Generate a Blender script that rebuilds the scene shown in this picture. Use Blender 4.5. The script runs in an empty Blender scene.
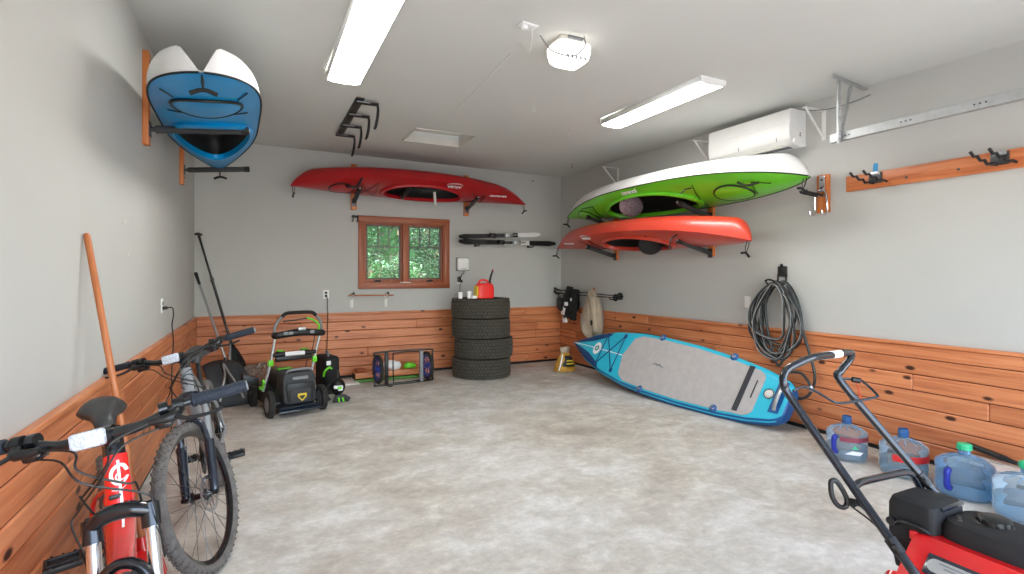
import bpy, bmesh, math, random
from mathutils import Vector, Matrix, Quaternion
random.seed(11)
scene = bpy.context.scene
COL = scene.collection
PI = math.pi
V = Vector

# ------------------------------------------------------------------ helpers
class G:
    """collects shapes in one bmesh; frame is applied when building"""
    def __init__(self, frame=None):
        self.bm = bmesh.new()
        self.f = frame
        self.uvs = False

    def _add(self, verts, faces):
        vs = [self.bm.verts.new(v) for v in verts]
        out = []
        for f in faces:
            try:
                out.append(self.bm.faces.new([vs[i] for i in f]))
            except ValueError:
                pass
        return vs, out

    def box(self, c, s, rot=None, bev=0.0, seg=2):
        r = bmesh.ops.create_cube(self.bm, size=1.0)
        vs = r['verts']
        bmesh.ops.scale(self.bm, vec=V(s), verts=vs)
        if bev > 0:
            es = list({e for v in vs for e in v.link_edges})
            b = bmesh.ops.bevel(self.bm, geom=es, offset=min(bev, min(s) * 0.49), segments=seg, affect='EDGES', profile=0.5)
            vs = list({v for f in b['faces'] for v in f.verts} | {v for v in vs if v.is_valid})
        M = Matrix.Translation(V(c))
        if rot is not None:
            M = M @ (rot if isinstance(rot, Matrix) else Matrix.Rotation(rot, 4, 'Z'))
        bmesh.ops.transform(self.bm, matrix=M, verts=vs)
        return vs

    def tube(self, pts, r, n=8, closed=False, spline=0, caps=True, flat=1.0, up=None):
        pts = [V(p) for p in pts]
        rs = list(r) if isinstance(r, (list, tuple)) else [r] * len(pts)
        if spline:
            pts, rs = catmull(pts, rs, spline, closed)
        m = len(pts)
        tans = []
        for i in range(m):
            if closed:
                t = pts[(i + 1) % m] - pts[i - 1]
            else:
                t = pts[min(i + 1, m - 1)] - pts[max(i - 1, 0)]
            tans.append(t.normalized() if t.length > 1e-9 else V((0, 0, 1)))
        ref = V(up) if up is not None else (V((0, 0, 1)) if abs(tans[0].z) < 0.9 else V((1, 0, 0)))
        nrm = (ref - tans[0] * ref.dot(tans[0])).normalized()
        rings = []
        for i in range(m):
            if i > 0:
                q = tans[i - 1].rotation_difference(tans[i])
                nrm = q @ nrm
                nrm = (nrm - tans[i] * nrm.dot(tans[i])).normalized()
            b = tans[i].cross(nrm)
            rings.append([pts[i] + (nrm * math.cos(2 * PI * k / n) * flat + b * math.sin(2 * PI * k / n)) * rs[i] for k in range(n)])
        self.loft(rings, closed_loop=closed, caps=caps and not closed)

    def cyl(self, p0, p1, r, r2=None, n=20):
        p0 = V(p0); p1 = V(p1)
        r2 = r if r2 is None else r2
        self.tube([p0, p1], [r, r2], n=n)

    def loft(self, rings, closed_loop=False, caps=True, wrap=True):
        n = len(rings[0])
        vs = [[self.bm.verts.new(p) for p in ring] for ring in rings]
        m = len(rings)
        for i in range(m if closed_loop else m - 1):
            a = vs[i]; b = vs[(i + 1) % m]
            for k in range(n if wrap else n - 1):
                k2 = (k + 1) % n
                try:
                    self.bm.faces.new((a[k], a[k2], b[k2], b[k]))
                except ValueError:
                    pass
        if caps and wrap:
            for ring in (vs[0], vs[-1]):
                try:
                    self.bm.faces.new(ring)
                except ValueError:
                    pass
        return vs

    def lathe(self, prof, c=(0, 0, 0), axis='Z', n=32, M=None, a0=0.0, a1=2 * PI):
        full = abs(a1 - a0) > 2 * PI - 1e-4
        rings = []
        for k in range(n if full else n + 1):
            a = a0 + (a1 - a0) * k / n
            ring = []
            for (r, z) in prof:
                p = V((r * math.cos(a), r * math.sin(a), z))
                if axis == 'X':
                    p = V((p.z, p.x, p.y))
                elif axis == 'Y':
                    p = V((p.x, p.z, p.y))
                if M is not None:
                    p = M @ p
                ring.append(p + V(c))
            rings.append(ring)
        self.loft(rings, closed_loop=full, caps=False, wrap=False)

    def sphere(self, c, r, n=16, M=None):
        r = (r, r, r) if isinstance(r, (int, float)) else r
        res = bmesh.ops.create_uvsphere(self.bm, u_segments=n, v_segments=max(6, n // 2), radius=1.0)
        T = Matrix.Translation(V(c)) @ (M if M is not None else Matrix()) @ Matrix.Diagonal((r[0], r[1], r[2], 1))
        bmesh.ops.transform(self.bm, matrix=T, verts=res['verts'])

    def torus(self, c, R, r, axis=(0, 0, 1), n=32, m=10, sx=1.0, sy=1.0, M=None):
        ax = V(axis).normalized()
        q = V((0, 0, 1)).rotation_difference(ax)
        pts = []
        for k in range(n):
            a = 2 * PI * k / n
            p = V((R * math.cos(a) * sx, R * math.sin(a) * sy, 0))
            if M is not None:
                p = M @ p
            pts.append(V(c) + q @ p)
        self.tube(pts, r, n=m, closed=True)

    def prism(self, poly, t, M=None, bev=0.0):
        """polygon in local XY extruded 0..t along Z, then M"""
        M = M or Matrix()
        n = len(poly)
        lo = [M @ V((p[0], p[1], 0)) for p in poly]
        hi = [M @ V((p[0], p[1], t)) for p in poly]
        vs, fs = self._add(lo + hi, [list(range(n - 1, -1, -1)), list(range(n, 2 * n))] + [[i, (i + 1) % n, n + (i + 1) % n, n + i] for i in range(n)])
        if bev > 0:
            es = list({e for v in vs for e in v.link_edges})
            bmesh.ops.bevel(self.bm, geom=es, offset=bev, segments=2, affect='EDGES', profile=0.5)

    def build(self, name, mat, parent=None, smooth=38, solid=0.0, sub=0, kind=None, label=None, normals=True):
        bm = self.bm
        if self.f is not None:
            bmesh.ops.transform(bm, matrix=self.f, verts=bm.verts)
        if parent is not None:
            bmesh.ops.transform(bm, matrix=WM[parent.name].inverted(), verts=bm.verts)
        if normals:
            bmesh.ops.recalc_face_normals(bm, faces=bm.faces)
        me = bpy.data.meshes.new(name)
        bm.to_mesh(me); bm.free()
        if mat is not None:
            for mm in (mat if isinstance(mat, (list, tuple)) else [mat]):
                me.materials.append(mm)
        if smooth:
            me.shade_smooth()
            me.set_sharp_from_angle(angle=math.radians(smooth))
        o = bpy.data.objects.new(name, me)
        COL.objects.link(o)
        if parent is not None:
            o.parent = parent
            WM[o.name] = WM[parent.name]
        else:
            WM[o.name] = Matrix()
        if sub:
            md = o.modifiers.new('sub', 'SUBSURF'); md.levels = sub; md.render_levels = sub
        if solid:
            md = o.modifiers.new('solid', 'SOLIDIFY'); md.thickness = solid; md.offset = 0
        if kind:
            o['kind'] = kind
        if label:
            o['label'] = label
        return o

WM = {}

def catmull(pts, rs, k, closed=False):
    n = len(pts); op = []; orr = []
    segs = n if closed else n - 1
    for i in range(segs):
        if closed:
            p0, p1, p2, p3 = pts[i - 1], pts[i], pts[(i + 1) % n], pts[(i + 2) % n]
        else:
            p1, p2 = pts[i], pts[i + 1]
            p0 = pts[i - 1] if i > 0 else p1 * 2 - p2
            p3 = pts[i + 2] if i + 2 < n else p2 * 2 - p1
        ra, rb = rs[i], rs[(i + 1) % n]
        for j in range(k):
            t = j / k
            op.append(0.5 * ((2 * p1) + (p2 - p0) * t + (2 * p0 - 5 * p1 + 4 * p2 - p3) * t * t + (3 * p1 - p0 - 3 * p2 + p3) * t ** 3))
            orr.append(ra + (rb - ra) * t)
    if not closed:
        op.append(pts[-1]); orr.append(rs[-1])
    return op, orr

def frame(o, x, z):
    """matrix with origin o, local x along x, local z as near z as possible"""
    x = V(x).normalized(); z = V(z); z = (z - x * z.dot(x)).normalized(); y = z.cross(x)
    return Matrix(((x.x, y.x, z.x, o[0]), (x.y, y.y, z.y, o[1]), (x.z, y.z, z.z, o[2]), (0, 0, 0, 1)))

def thing(name, label, cat, loc=(0, 0, 0), group=None, rotz=0.0):
    o = bpy.data.objects.new(name, None); COL.objects.link(o)
    o.empty_display_size = 0.1
    o.location = loc
    o.rotation_euler = (0, 0, rotz)
    WM[o.name] = Matrix.Translation(V(loc)) @ Matrix.Rotation(rotz, 4, 'Z')
    return tag(o, label, cat, group)

def tag(o, label, cat, group=None):
    o['label'] = label; o['category'] = cat
    if group:
        o['group'] = group
    return o

def dup(root, loc, label=None, rotz=None, group=None):
    """a copy of a thing with its parts and sub-parts"""
    r = root.copy(); COL.objects.link(r); r.location = loc
    if rotz is not None:
        r.rotation_euler = (0, 0, rotz)
    if label:
        r['label'] = label
    if group:
        r['group'] = group
    for ch in list(root.children):
        c = ch.copy(); COL.objects.link(c); c.parent = r
        for g in list(ch.children):
            d = g.copy(); COL.objects.link(d); d.parent = c
    WM[r.name] = Matrix.Translation(V(loc)) @ Matrix.Rotation(r.rotation_euler.z, 4, 'Z')
    return r

def text_mesh(s, size, M, depth=0.001, bold=False):
    cu = bpy.data.curves.new('txt', 'FONT'); cu.body = s; cu.size = size; cu.align_x = 'CENTER'; cu.align_y = 'CENTER'; cu.extrude = depth
    if bold:
        cu.offset = size * 0.02
    o = bpy.data.objects.new('txt', cu); COL.objects.link(o)
    dg = bpy.context.evaluated_depsgraph_get(); dg.update()
    me = bpy.data.meshes.new_from_object(o.evaluated_get(dg))
    g = G(); g.bm.from_mesh(me); bmesh.ops.transform(g.bm, matrix=M, verts=g.bm.verts)
    bpy.data.objects.remove(o); bpy.data.curves.remove(cu)
    return g

# ------------------------------------------------------------------ materials
def newmat(name):
    m = bpy.data.materials.new(name); m.use_nodes = True
    nt = m.node_tree
    return m, nt, nt.nodes['Principled BSDF']

def S(c):  # sRGB 0-255 -> linear
    return tuple(((v / 255) / 12.92 if v / 255 <= 0.04045 else ((v / 255 + 0.055) / 1.055) ** 2.4) for v in c)

def mat(name, rgb, rough=0.5, metal=0.0, var=0.0, scale=8.0, bump=0.0, bscale=60.0, coat=0.0, spec=0.5, trans=0.0, emit=None, es=0.0, alpha=1.0, sheen=0.0):
    """procedural principled: colour with a soft noise variation and noise bump"""
    m, nt, b = newmat(name)
    c = S(rgb)
    b.inputs['Roughness'].default_value = rough
    b.inputs['Metallic'].default_value = metal
    b.inputs['Coat Weight'].default_value = coat
    b.inputs['Coat Roughness'].default_value = 0.08
    b.inputs['Specular IOR Level'].default_value = spec
    b.inputs['Transmission Weight'].default_value = trans
    b.inputs['Alpha'].default_value = alpha
    b.inputs['Sheen Weight'].default_value = sheen
    b.inputs['Base Color'].default_value = (*c, 1)
    tc = nt.nodes.new('ShaderNodeTexCoord')
    if var > 0:
        n = nt.nodes.new('ShaderNodeTexNoise'); n.inputs['Scale'].default_value = scale; n.inputs['Detail'].default_value = 5
        nt.links.new(tc.outputs['Object'], n.inputs['Vector'])
        r = nt.nodes.new('ShaderNodeValToRGB')
        r.color_ramp.elements[0].position = 0.3; r.color_ramp.elements[1].position = 0.7
        r.color_ramp.elements[0].color = (*[max(0, v * (1 - var)) for v in c], 1)
        r.color_ramp.elements[1].color = (*[min(1, v * (1 + var)) for v in c], 1)
        nt.links.new(n.outputs['Fac'], r.inputs['Fac']); nt.links.new(r.outputs['Color'], b.inputs['Base Color'])
    if bump > 0:
        n = nt.nodes.new('ShaderNodeTexNoise'); n.inputs['Scale'].default_value = bscale; n.inputs['Detail'].default_value = 3
        nt.links.new(tc.outputs['Object'], n.inputs['Vector'])
        bp = nt.nodes.new('ShaderNodeBump'); bp.inputs['Strength'].default_value = bump; bp.inputs['Distance'].default_value = 0.01
        nt.links.new(n.outputs['Fac'], bp.inputs['Height']); nt.links.new(bp.outputs['Normal'], b.inputs['Normal'])
    if emit is not None:
        b.inputs['Emission Color'].default_value = (*S(emit), 1); b.inputs['Emission Strength'].default_value = es
    return m

def concrete():
    m, nt, b = newmat('concrete'); N = nt.nodes; Lk = nt.links
    tc = N.new('ShaderNodeTexCoord')
    def noise(sc, det, rough, dist=0.0, st=None):
        n = N.new('ShaderNodeTexNoise'); n.inputs['Scale'].default_value = sc; n.inputs['Detail'].default_value = det
        n.inputs['Roughness'].default_value = rough; n.inputs['Distortion'].default_value = dist
        if st:
            mp = N.new('ShaderNodeMapping'); mp.inputs['Scale'].default_value = st; mp.inputs['Rotation'].default_value = (0, 0, 0.5)
            Lk.new(tc.outputs['Object'], mp.inputs['Vector']); Lk.new(mp.outputs['Vector'], n.inputs['Vector'])
        else:
            Lk.new(tc.outputs['Object'], n.inputs['Vector'])
        return n
    def ramp(src, stops):
        r = N.new('ShaderNodeValToRGB'); e = r.color_ramp.elements
        while len(e) < len(stops):
            e.new(0.5)
        for i, (p, c) in enumerate(stops):
            e[i].position = p; e[i].color = (*c, 1)
        Lk.new(src, r.inputs['Fac']); return r
    a = noise(0.9, 6, 0.55, 0.3)
    ra = ramp(a.outputs['Fac'], [(0.30, S((176, 168, 157))), (0.43, S((192, 187, 178))), (0.56, S((200, 197, 191))), (0.72, S((210, 208, 204)))])
    c = noise(3.4, 12, 0.7, 0.3, (1.0, 1.3, 1))
    rc = ramp(c.outputs['Fac'], [(0.34, S((128, 121, 112))), (0.5, S((188, 184, 178))), (0.64, S((240, 239, 237)))])
    mx = N.new('ShaderNodeMixRGB'); mx.blend_type = 'OVERLAY'; mx.inputs['Fac'].default_value = 0.36
    Lk.new(ra.outputs['Color'], mx.inputs[1]); Lk.new(rc.outputs['Color'], mx.inputs[2])
    f = noise(17, 9, 0.75)
    rf = ramp(f.outputs['Fac'], [(0.32, (0.80,) * 3), (0.52, (1.0,) * 3), (0.68, (1.22,) * 3)])
    m2 = N.new('ShaderNodeMixRGB'); m2.blend_type = 'MULTIPLY'; m2.inputs['Fac'].default_value = 0.8
    Lk.new(mx.outputs['Color'], m2.inputs[1]); Lk.new(rf.outputs['Color'], m2.inputs[2])
    # faint trowel scratches / pale blotches
    s = noise(5.0, 3, 0.6, 2.0, (0.5, 6.0, 1))
    rs = ramp(s.outputs['Fac'], [(0.60, (0, 0, 0)), (0.72, (1, 1, 1))])
    m3 = N.new('ShaderNodeMixRGB'); m3.inputs[2].default_value = (*S((214, 210, 204)), 1)
    mul = N.new('ShaderNodeMath'); mul.operation = 'MULTIPLY'; mul.inputs[1].default_value = 0.5
    Lk.new(rs.outputs['Color'], mul.inputs[0]); Lk.new(mul.outputs[0], m3.inputs['Fac']); Lk.new(m2.outputs['Color'], m3.inputs[1])
    # sharp little dark scuffs where the slab is worn
    k = noise(7.0, 15, 0.86, 0.5, (1.0, 1.6, 1)); rk = ramp(k.outputs['Fac'], [(0.335, (1, 1, 1)), (0.40, (0, 0, 0))])
    kk = noise(1.6, 4, 0.6); rkk = ramp(kk.outputs['Fac'], [(0.42, (0, 0, 0)), (0.62, (1, 1, 1))])
    mk = N.new('ShaderNodeMath'); mk.operation = 'MULTIPLY'; Lk.new(rk.outputs['Color'], mk.inputs[0]); Lk.new(rkk.outputs['Color'], mk.inputs[1])
    mk2 = N.new('ShaderNodeMath'); mk2.operation = 'MULTIPLY'; mk2.inputs[1].default_value = 0.75; Lk.new(mk.outputs[0], mk2.inputs[0])
    m4 = N.new('ShaderNodeMixRGB'); m4.inputs[2].default_value = (*S((108, 100, 92)), 1)
    Lk.new(mk2.outputs[0], m4.inputs['Fac']); Lk.new(m3.outputs['Color'], m4.inputs[1])
    Lk.new(m4.outputs['Color'], b.inputs['Base Color'])
    b.inputs['Roughness'].default_value = 0.62
    b.inputs['Specular IOR Level'].default_value = 0.35
    bp = N.new('ShaderNodeBump'); bp.inputs['Strength'].default_value = 0.12; bp.inputs['Distance'].default_value = 0.01
    Lk.new(f.outputs['Fac'], bp.inputs['Height']); Lk.new(bp.outputs['Normal'], b.inputs['Normal'])
    return m

def cedar(name='cedar', use_uv=True, dark=S((176, 100, 62)), mid=S((206, 130, 86)), light=S((222, 154, 108)), knots=True):
    """knotty stained cedar; u runs along the grain"""
    m, nt, b = newmat(name); N = nt.nodes; Lk = nt.links
    tc = N.new('ShaderNodeTexCoord')
    src = tc.outputs['UV'] if use_uv else tc.outputs['Object']
    mp = N.new('ShaderNodeMapping'); mp.inputs['Scale'].default_value = (1.6, 26, 26) if use_uv else (26, 26, 1.6)
    Lk.new(src, mp.inputs['Vector'])
    n = N.new('ShaderNodeTexNoise'); n.inputs['Scale'].default_value = 1.0; n.inputs['Detail'].default_value = 6; n.inputs['Roughness'].default_value = 0.6; n.inputs['Distortion'].default_value = 0.4
    Lk.new(mp.outputs['Vector'], n.inputs['Vector'])
    r = N.new('ShaderNodeValToRGB'); e = r.color_ramp.elements; e.new(0.5)
    e[0].position = 0.28; e[0].color = (*dark, 1); e[1].position = 0.5; e[1].color = (*mid, 1); e[2].position = 0.74; e[2].color = (*light, 1)
    Lk.new(n.outputs['Fac'], r.inputs['Fac'])
    col = r.outputs['Color']
    if use_uv:
        at = N.new('ShaderNodeAttribute'); at.attribute_name = 'tint'
        rt = N.new('ShaderNodeValToRGB'); rt.color_ramp.elements[0].color = (0.84, 0.77, 0.72, 1); rt.color_ramp.elements[1].color = (1.12, 1.1, 1.08, 1)
        Lk.new(at.outputs['Fac'], rt.inputs['Fac'])
        mx = N.new('ShaderNodeMixRGB'); mx.blend_type = 'MULTIPLY'; mx.inputs['Fac'].default_value = 1
        Lk.new(col, mx.inputs[1]); Lk.new(rt.outputs['Color'], mx.inputs[2]); col = mx.outputs['Color']
    if knots:
        mk = N.new('ShaderNodeMapping'); mk.inputs['Scale'].default_value = (4.6, 9.5, 9.5) if use_uv else (9.5, 9.5, 4.6)
        Lk.new(src, mk.inputs['Vector'])
        vo = N.new('ShaderNodeTexVoronoi'); vo.inputs['Scale'].default_value = 1.0
        Lk.new(mk.outputs['Vector'], vo.inputs['Vector'])
        rk = N.new('ShaderNodeValToRGB'); rk.color_ramp.elements[0].position = 0.11; rk.color_ramp.elements[0].color = (1, 1, 1, 1)
        rk.color_ramp.elements[1].position = 0.20; rk.color_ramp.elements[1].color = (0, 0, 0, 1)
        Lk.new(vo.outputs['Distance'], rk.inputs['Fac'])
        # only some cells carry a knot
        sp = N.new('ShaderNodeSeparateColor'); Lk.new(vo.outputs['Color'], sp.inputs['Color'])
        gt = N.new('ShaderNodeMath'); gt.operation = 'GREATER_THAN'; gt.inputs[1].default_value = 0.55
        Lk.new(sp.outputs[0], gt.inputs[0])
        ml = N.new('ShaderNodeMath'); ml.operation = 'MULTIPLY'
        Lk.new(rk.outputs['Color'], ml.inputs[0]); Lk.new(gt.outputs[0], ml.inputs[1])
        m2 = N.new('ShaderNodeMixRGB'); m2.inputs[2].default_value = (*S((62, 30, 20)), 1)
        Lk.new(ml.outputs[0], m2.inputs['Fac']); Lk.new(col, m2.inputs[1]); col = m2.outputs['Color']
    Lk.new(col, b.inputs['Base Color'])
    b.inputs['Roughness'].default_value = 0.42
    bp = N.new('ShaderNodeBump'); bp.inputs['Strength'].default_value = 0.08; bp.inputs['Distance'].default_value = 0.004
    Lk.new(n.outputs['Fac'], bp.inputs['Height']); Lk.new(bp.outputs['Normal'], b.inputs['Normal'])
    return m

def clear_plastic(name, rgb, rough=0.05, mix=0.35, absorb=1.0):
    """thin translucent plastic shell: transparent mixed with a glossy tinted surface"""
    m = bpy.data.materials.new(name); m.use_nodes = True; nt = m.node_tree; N = nt.nodes; N.clear(); Lk = nt.links
    out = N.new('ShaderNodeOutputMaterial'); mx = N.new('ShaderNodeMixShader'); tr = N.new('ShaderNodeBsdfTransparent')
    tr.inputs['Color'].default_value = (*S(rgb), 1)
    pb = N.new('ShaderNodeBsdfPrincipled'); pb.inputs['Base Color'].default_value = (*S(rgb), 1); pb.inputs['Roughness'].default_value = rough
    fr = N.new('ShaderNodeFresnel'); fr.inputs['IOR'].default_value = 1.45
    ad = N.new('ShaderNodeMath'); ad.operation = 'ADD'; ad.inputs[1].default_value = mix; ad.use_clamp = True
    Lk.new(fr.outputs[0], ad.inputs[0]); Lk.new(ad.outputs[0], mx.inputs[0]); Lk.new(tr.outputs[0], mx.inputs[1]); Lk.new(pb.outputs[0], mx.inputs[2])
    tc = N.new('ShaderNodeTexCoord'); nz = N.new('ShaderNodeTexNoise'); nz.inputs['Scale'].default_value = 14
    bp = N.new('ShaderNodeBump'); bp.inputs['Strength'].default_value = 0.25; bp.inputs['Distance'].default_value = 0.01
    Lk.new(tc.outputs['Object'], nz.inputs['Vector']); Lk.new(nz.outputs['Fac'], bp.inputs['Height']); Lk.new(bp.outputs['Normal'], pb.inputs['Normal'])
    Lk.new(mx.outputs[0], out.inputs['Surface'])
    return m

M = {}
M['wall'] = mat('wall_paint', (190, 190, 186), 0.85, var=0.025, scale=1.3, bump=0.05, bscale=160, spec=0.25)
M['ceil'] = mat('ceiling_paint', (210, 212, 208), 0.9, var=0.03, scale=0.9, bump=0.05, bscale=120, spec=0.2)
M['concrete'] = concrete()
M['cedar'] = cedar()
M['board'] = cedar('rack_board', False, S((168, 84, 36)), S((206, 118, 58)), S((226, 148, 84)), knots=False)
M['trimwood'] = cedar('window_wood', False, S((120, 58, 32)), S((158, 84, 50)), S((184, 108, 68)), knots=False)
M['trimwood_h'] = cedar('window_wood_h', False, S((120, 58, 32)), S((158, 84, 50)), S((184, 108, 68)), knots=False)
M['handle_wood'] = cedar('handle_wood', False, S((158, 88, 46)), S((182, 108, 62)), S((200, 128, 80)), knots=False)
for k in ('trimwood_h',):
    for nd in M[k].node_tree.nodes:
        if nd.type == 'MAPPING':
            nd.inputs['Scale'].default_value = (1.6, 26, 26)
M['board_h'] = cedar('rail_board', False, S((164, 84, 42)), S((196, 112, 64)), S((216, 140, 88)), knots=False)
for nd in M['board_h'].node_tree.nodes:
    if nd.type == 'MAPPING':
        nd.inputs['Scale'].default_value = (26, 1.6, 26)
M['white'] = mat('white_plastic', (236, 236, 234), 0.35, var=0.015)
M['white_metal'] = mat('white_metal', (226, 226, 222), 0.4, var=0.03)
M['offwhite'] = mat('offwhite', (214, 212, 204), 0.6, var=0.04)
M['black'] = mat('black_plastic', (18, 19, 20), 0.42, var=0.15, scale=20)
M['blackgloss'] = mat('black_gloss', (18, 20, 24), 0.22, var=0.1, coat=0.4)
M['blackmatte'] = mat('black_matte', (22, 22, 23), 0.75, var=0.15, bump=0.15)
M['foam'] = mat('grey_foam', (58, 58, 60), 0.8, var=0.15, bump=0.2, bscale=140)
M['steel'] = mat('steel', (188, 190, 192), 0.3, 0.95, var=0.05)
M['galv'] = mat('galvanised', (186, 189, 190), 0.42, 0.75, var=0.08, scale=30)
M['darksteel'] = mat('dark_steel', (84, 86, 88), 0.35, 0.9, var=0.08)
M['chrome'] = mat('chrome', (222, 222, 224), 0.14, 1.0)
M['rubber'] = mat('tyre_rubber', (46, 45, 41), 0.9, var=0.35, scale=40, bump=0.4, bscale=90)
M['biketyre'] = mat('bike_tyre', (104, 100, 96), 0.75, var=0.25, scale=30, bump=0.25, bscale=120)
M['red_kayak'] = mat('red_kayak', (168, 18, 26), 0.32, var=0.10, scale=2.5, coat=0.25, bump=0.04, bscale=20)
M['orange_red'] = mat('orange_red_kayak', (200, 64, 46), 0.34, var=0.10, scale=2.5, coat=0.25, bump=0.04, bscale=20)
M['green_kayak'] = mat('green_kayak', (104, 204, 36), 0.32, var=0.10, scale=2.0, coat=0.25)
M['blue_kayak'] = mat('blue_kayak', (0, 142, 206), 0.3, var=0.12, scale=2.5, coat=0.0, spec=0.3)
M['white_hull'] = mat('white_hull', (226, 225, 224), 0.38, var=0.02, scale=3)
M['kayak_in'] = mat('kayak_inside', (24, 24, 25), 0.55, var=0.2)
M['sup'] = mat('board_turquoise', (44, 186, 212), 0.42, var=0.03, scale=3)
M['sup_blue'] = mat('board_rail_blue', (26, 88, 148), 0.38, var=0.06, scale=4)
M['sup_navy'] = mat('board_navy', (16, 60, 110), 0.5, var=0.06)
M['pad'] = mat('deck_pad', (178, 173, 170), 0.85, var=0.06, scale=14, bump=0.25, bscale=260)
M['pad_dark'] = mat('kick_strip', (58, 58, 62), 0.9, var=0.15, bump=0.4, bscale=300)
M['red_bike'] = mat('red_frame', (232, 32, 28), 0.22, var=0.03, coat=0.7)
M['silver_bike'] = mat('silver_frame', (150, 153, 157), 0.3, 0.35, var=0.04, coat=0.4)
M['darkblue'] = mat('dark_blue_black', (28, 36, 48), 0.25, var=0.1, coat=0.5)
M['grip'] = mat('grip_rubber', (26, 36, 50), 0.6, var=0.15, bump=0.5, bscale=220)
M['saddle'] = mat('saddle_vinyl', (50, 50, 50), 0.42, var=0.06, bump=0.06, bscale=160)
M['red_mower'] = mat('red_paint', (212, 26, 30), 0.2, var=0.03, coat=0.6)
M['tube_black'] = mat('black_tube', (24, 30, 38), 0.25, 0.2, var=0.1, coat=0.5)
M['green'] = mat('lime_green', (112, 220, 40), 0.4, var=0.05)
M['greybag'] = mat('grey_fabric', (54, 56, 58), 0.7, var=0.15, bump=0.2)
M['grey'] = mat('mid_grey', (128, 130, 132), 0.5, var=0.08)
M['yellow'] = mat('yellow', (228, 200, 48), 0.5, var=0.05)
M['gascan'] = mat('red_can', (226, 34, 26), 0.35, var=0.05)
M['beige'] = mat('beige_canvas', (178, 162, 140), 0.85, var=0.10, scale=10, bump=0.3, bscale=40, sheen=0.3)
M['blackfab'] = mat('black_fabric', (20, 21, 22), 0.8, var=0.2, bump=0.3, bscale=50)
M['bluerim'] = mat('blue_wheel', (36, 58, 150), 0.4, var=0.1)
M['tape'] = mat('blue_tape', (60, 150, 206), 0.7, var=0.05)
M['hose'] = mat('hose_grey', (48, 51, 51), 0.35, var=0.2, scale=12)
M['hose_pale'] = mat('hose_stripe', (150, 152, 150), 0.45, var=0.15, scale=12)
M['cardboard'] = mat('white_carton', (222, 214, 206), 0.8, var=0.04)
M['redband'] = mat('red_label', (214, 44, 46), 0.5, var=0.05)
M['navy'] = mat('navy_handle', (30, 44, 150), 0.35, var=0.08)
M['capgreen'] = mat('green_cap', (60, 196, 140), 0.4, var=0.05)
M['jug'] = clear_plastic('jug_plastic', (236, 244, 249), 0.10, 0.09)
M['jugblue'] = clear_plastic('jug_plastic_blue', (205, 230, 248), 0.10, 0.12)
M['jugneck'] = mat('jug_neck', (56, 104, 160), 0.25, var=0.06, trans=0.2)
M['water'] = clear_plastic('water', (212, 230, 241), 0.02, 0.06)
M['glass'] = clear_plastic('window_glass', (248, 252, 250), 0.02, 0.02)
M['bagclear'] = clear_plastic('clear_bag', (214, 200, 188), 0.25, 0.22)
M['seedbag'] = mat('seed_bag', (196, 148, 56), 0.55, var=0.25, scale=24)
M['seedback'] = mat('seed_bag_label', (40, 44, 34), 0.5, var=0.25, scale=20)
M['logo'] = mat('logo_white', (240, 240, 240), 0.5, var=0.02)
M['lens'] = mat('light_lens', (255, 255, 255), 0.5, emit=(255, 254, 250), es=15.0)
M['openlens'] = mat('opener_lens', (255, 255, 255), 0.5, emit=(255, 246, 236), es=0.9)
M['leaf'] = mat('leaf', (74, 132, 62), 0.5, var=0.5, scale=3)
M['leaf2'] = mat('leaf_dark', (44, 92, 52), 0.5, var=0.5, scale=3)
M['leaf3'] = mat('leaf_pale', (142, 178, 132), 0.5, var=0.4, scale=3)
M['bark'] = mat('bark', (96, 78, 60), 0.9, var=0.3, bump=0.5)
M['soil'] = mat('soil', (128, 112, 88), 0.95, var=0.35, scale=2)
M['drive'] = mat('driveway', (176, 172, 164), 0.9, var=0.15, scale=1.5)
M['sash'] = mat('sash_grey', (96, 92, 88), 0.5, var=0.05)
M['pinkgrey'] = mat('seat_fabric', (150, 134, 142), 0.8, var=0.45, scale=60, bump=0.2)
M['redbrist'] = mat('red_bristle', (206, 40, 44), 0.5, var=0.15)

M['board_b'] = cedar('box_board', False, S((170, 100, 60)), S((210, 134, 84)), S((228, 160, 110)), knots=False)
for nd in M['board_b'].node_tree.nodes:
    if nd.type == 'MAPPING':
        nd.inputs['Scale'].default_value = (1.6, 26, 26)
M['tread'] = mat('tyre_tread', (76, 72, 63), 0.9, var=0.5, scale=60, bump=0.4, bscale=90)
M['joint'] = mat('joint_shadow_brown', (58, 30, 18), 0.9, var=0.2)
M['green_dull'] = mat('dull_green', (86, 150, 52), 0.55, var=0.25, scale=12)
M['maroon'] = mat('maroon_band', (142, 62, 78), 0.5, var=0.08)
M['hose_dark'] = mat('hose_dark', (26, 28, 28), 0.35, var=0.2, scale=12)
# ------------------------------------------------------------------ the room
CAMH = 1.39
L, R, D, F = -0.696, 4.463, 7.374, -0.75
def zc(x, y):
    return CAMH + 1.1969 * CAMH - 0.0117 * (x - L) + 0.0138 * (y - D)

def structure(g, name, m, parent=None, **k):
    return g.build(name, m, parent, kind='structure', **k)

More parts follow.
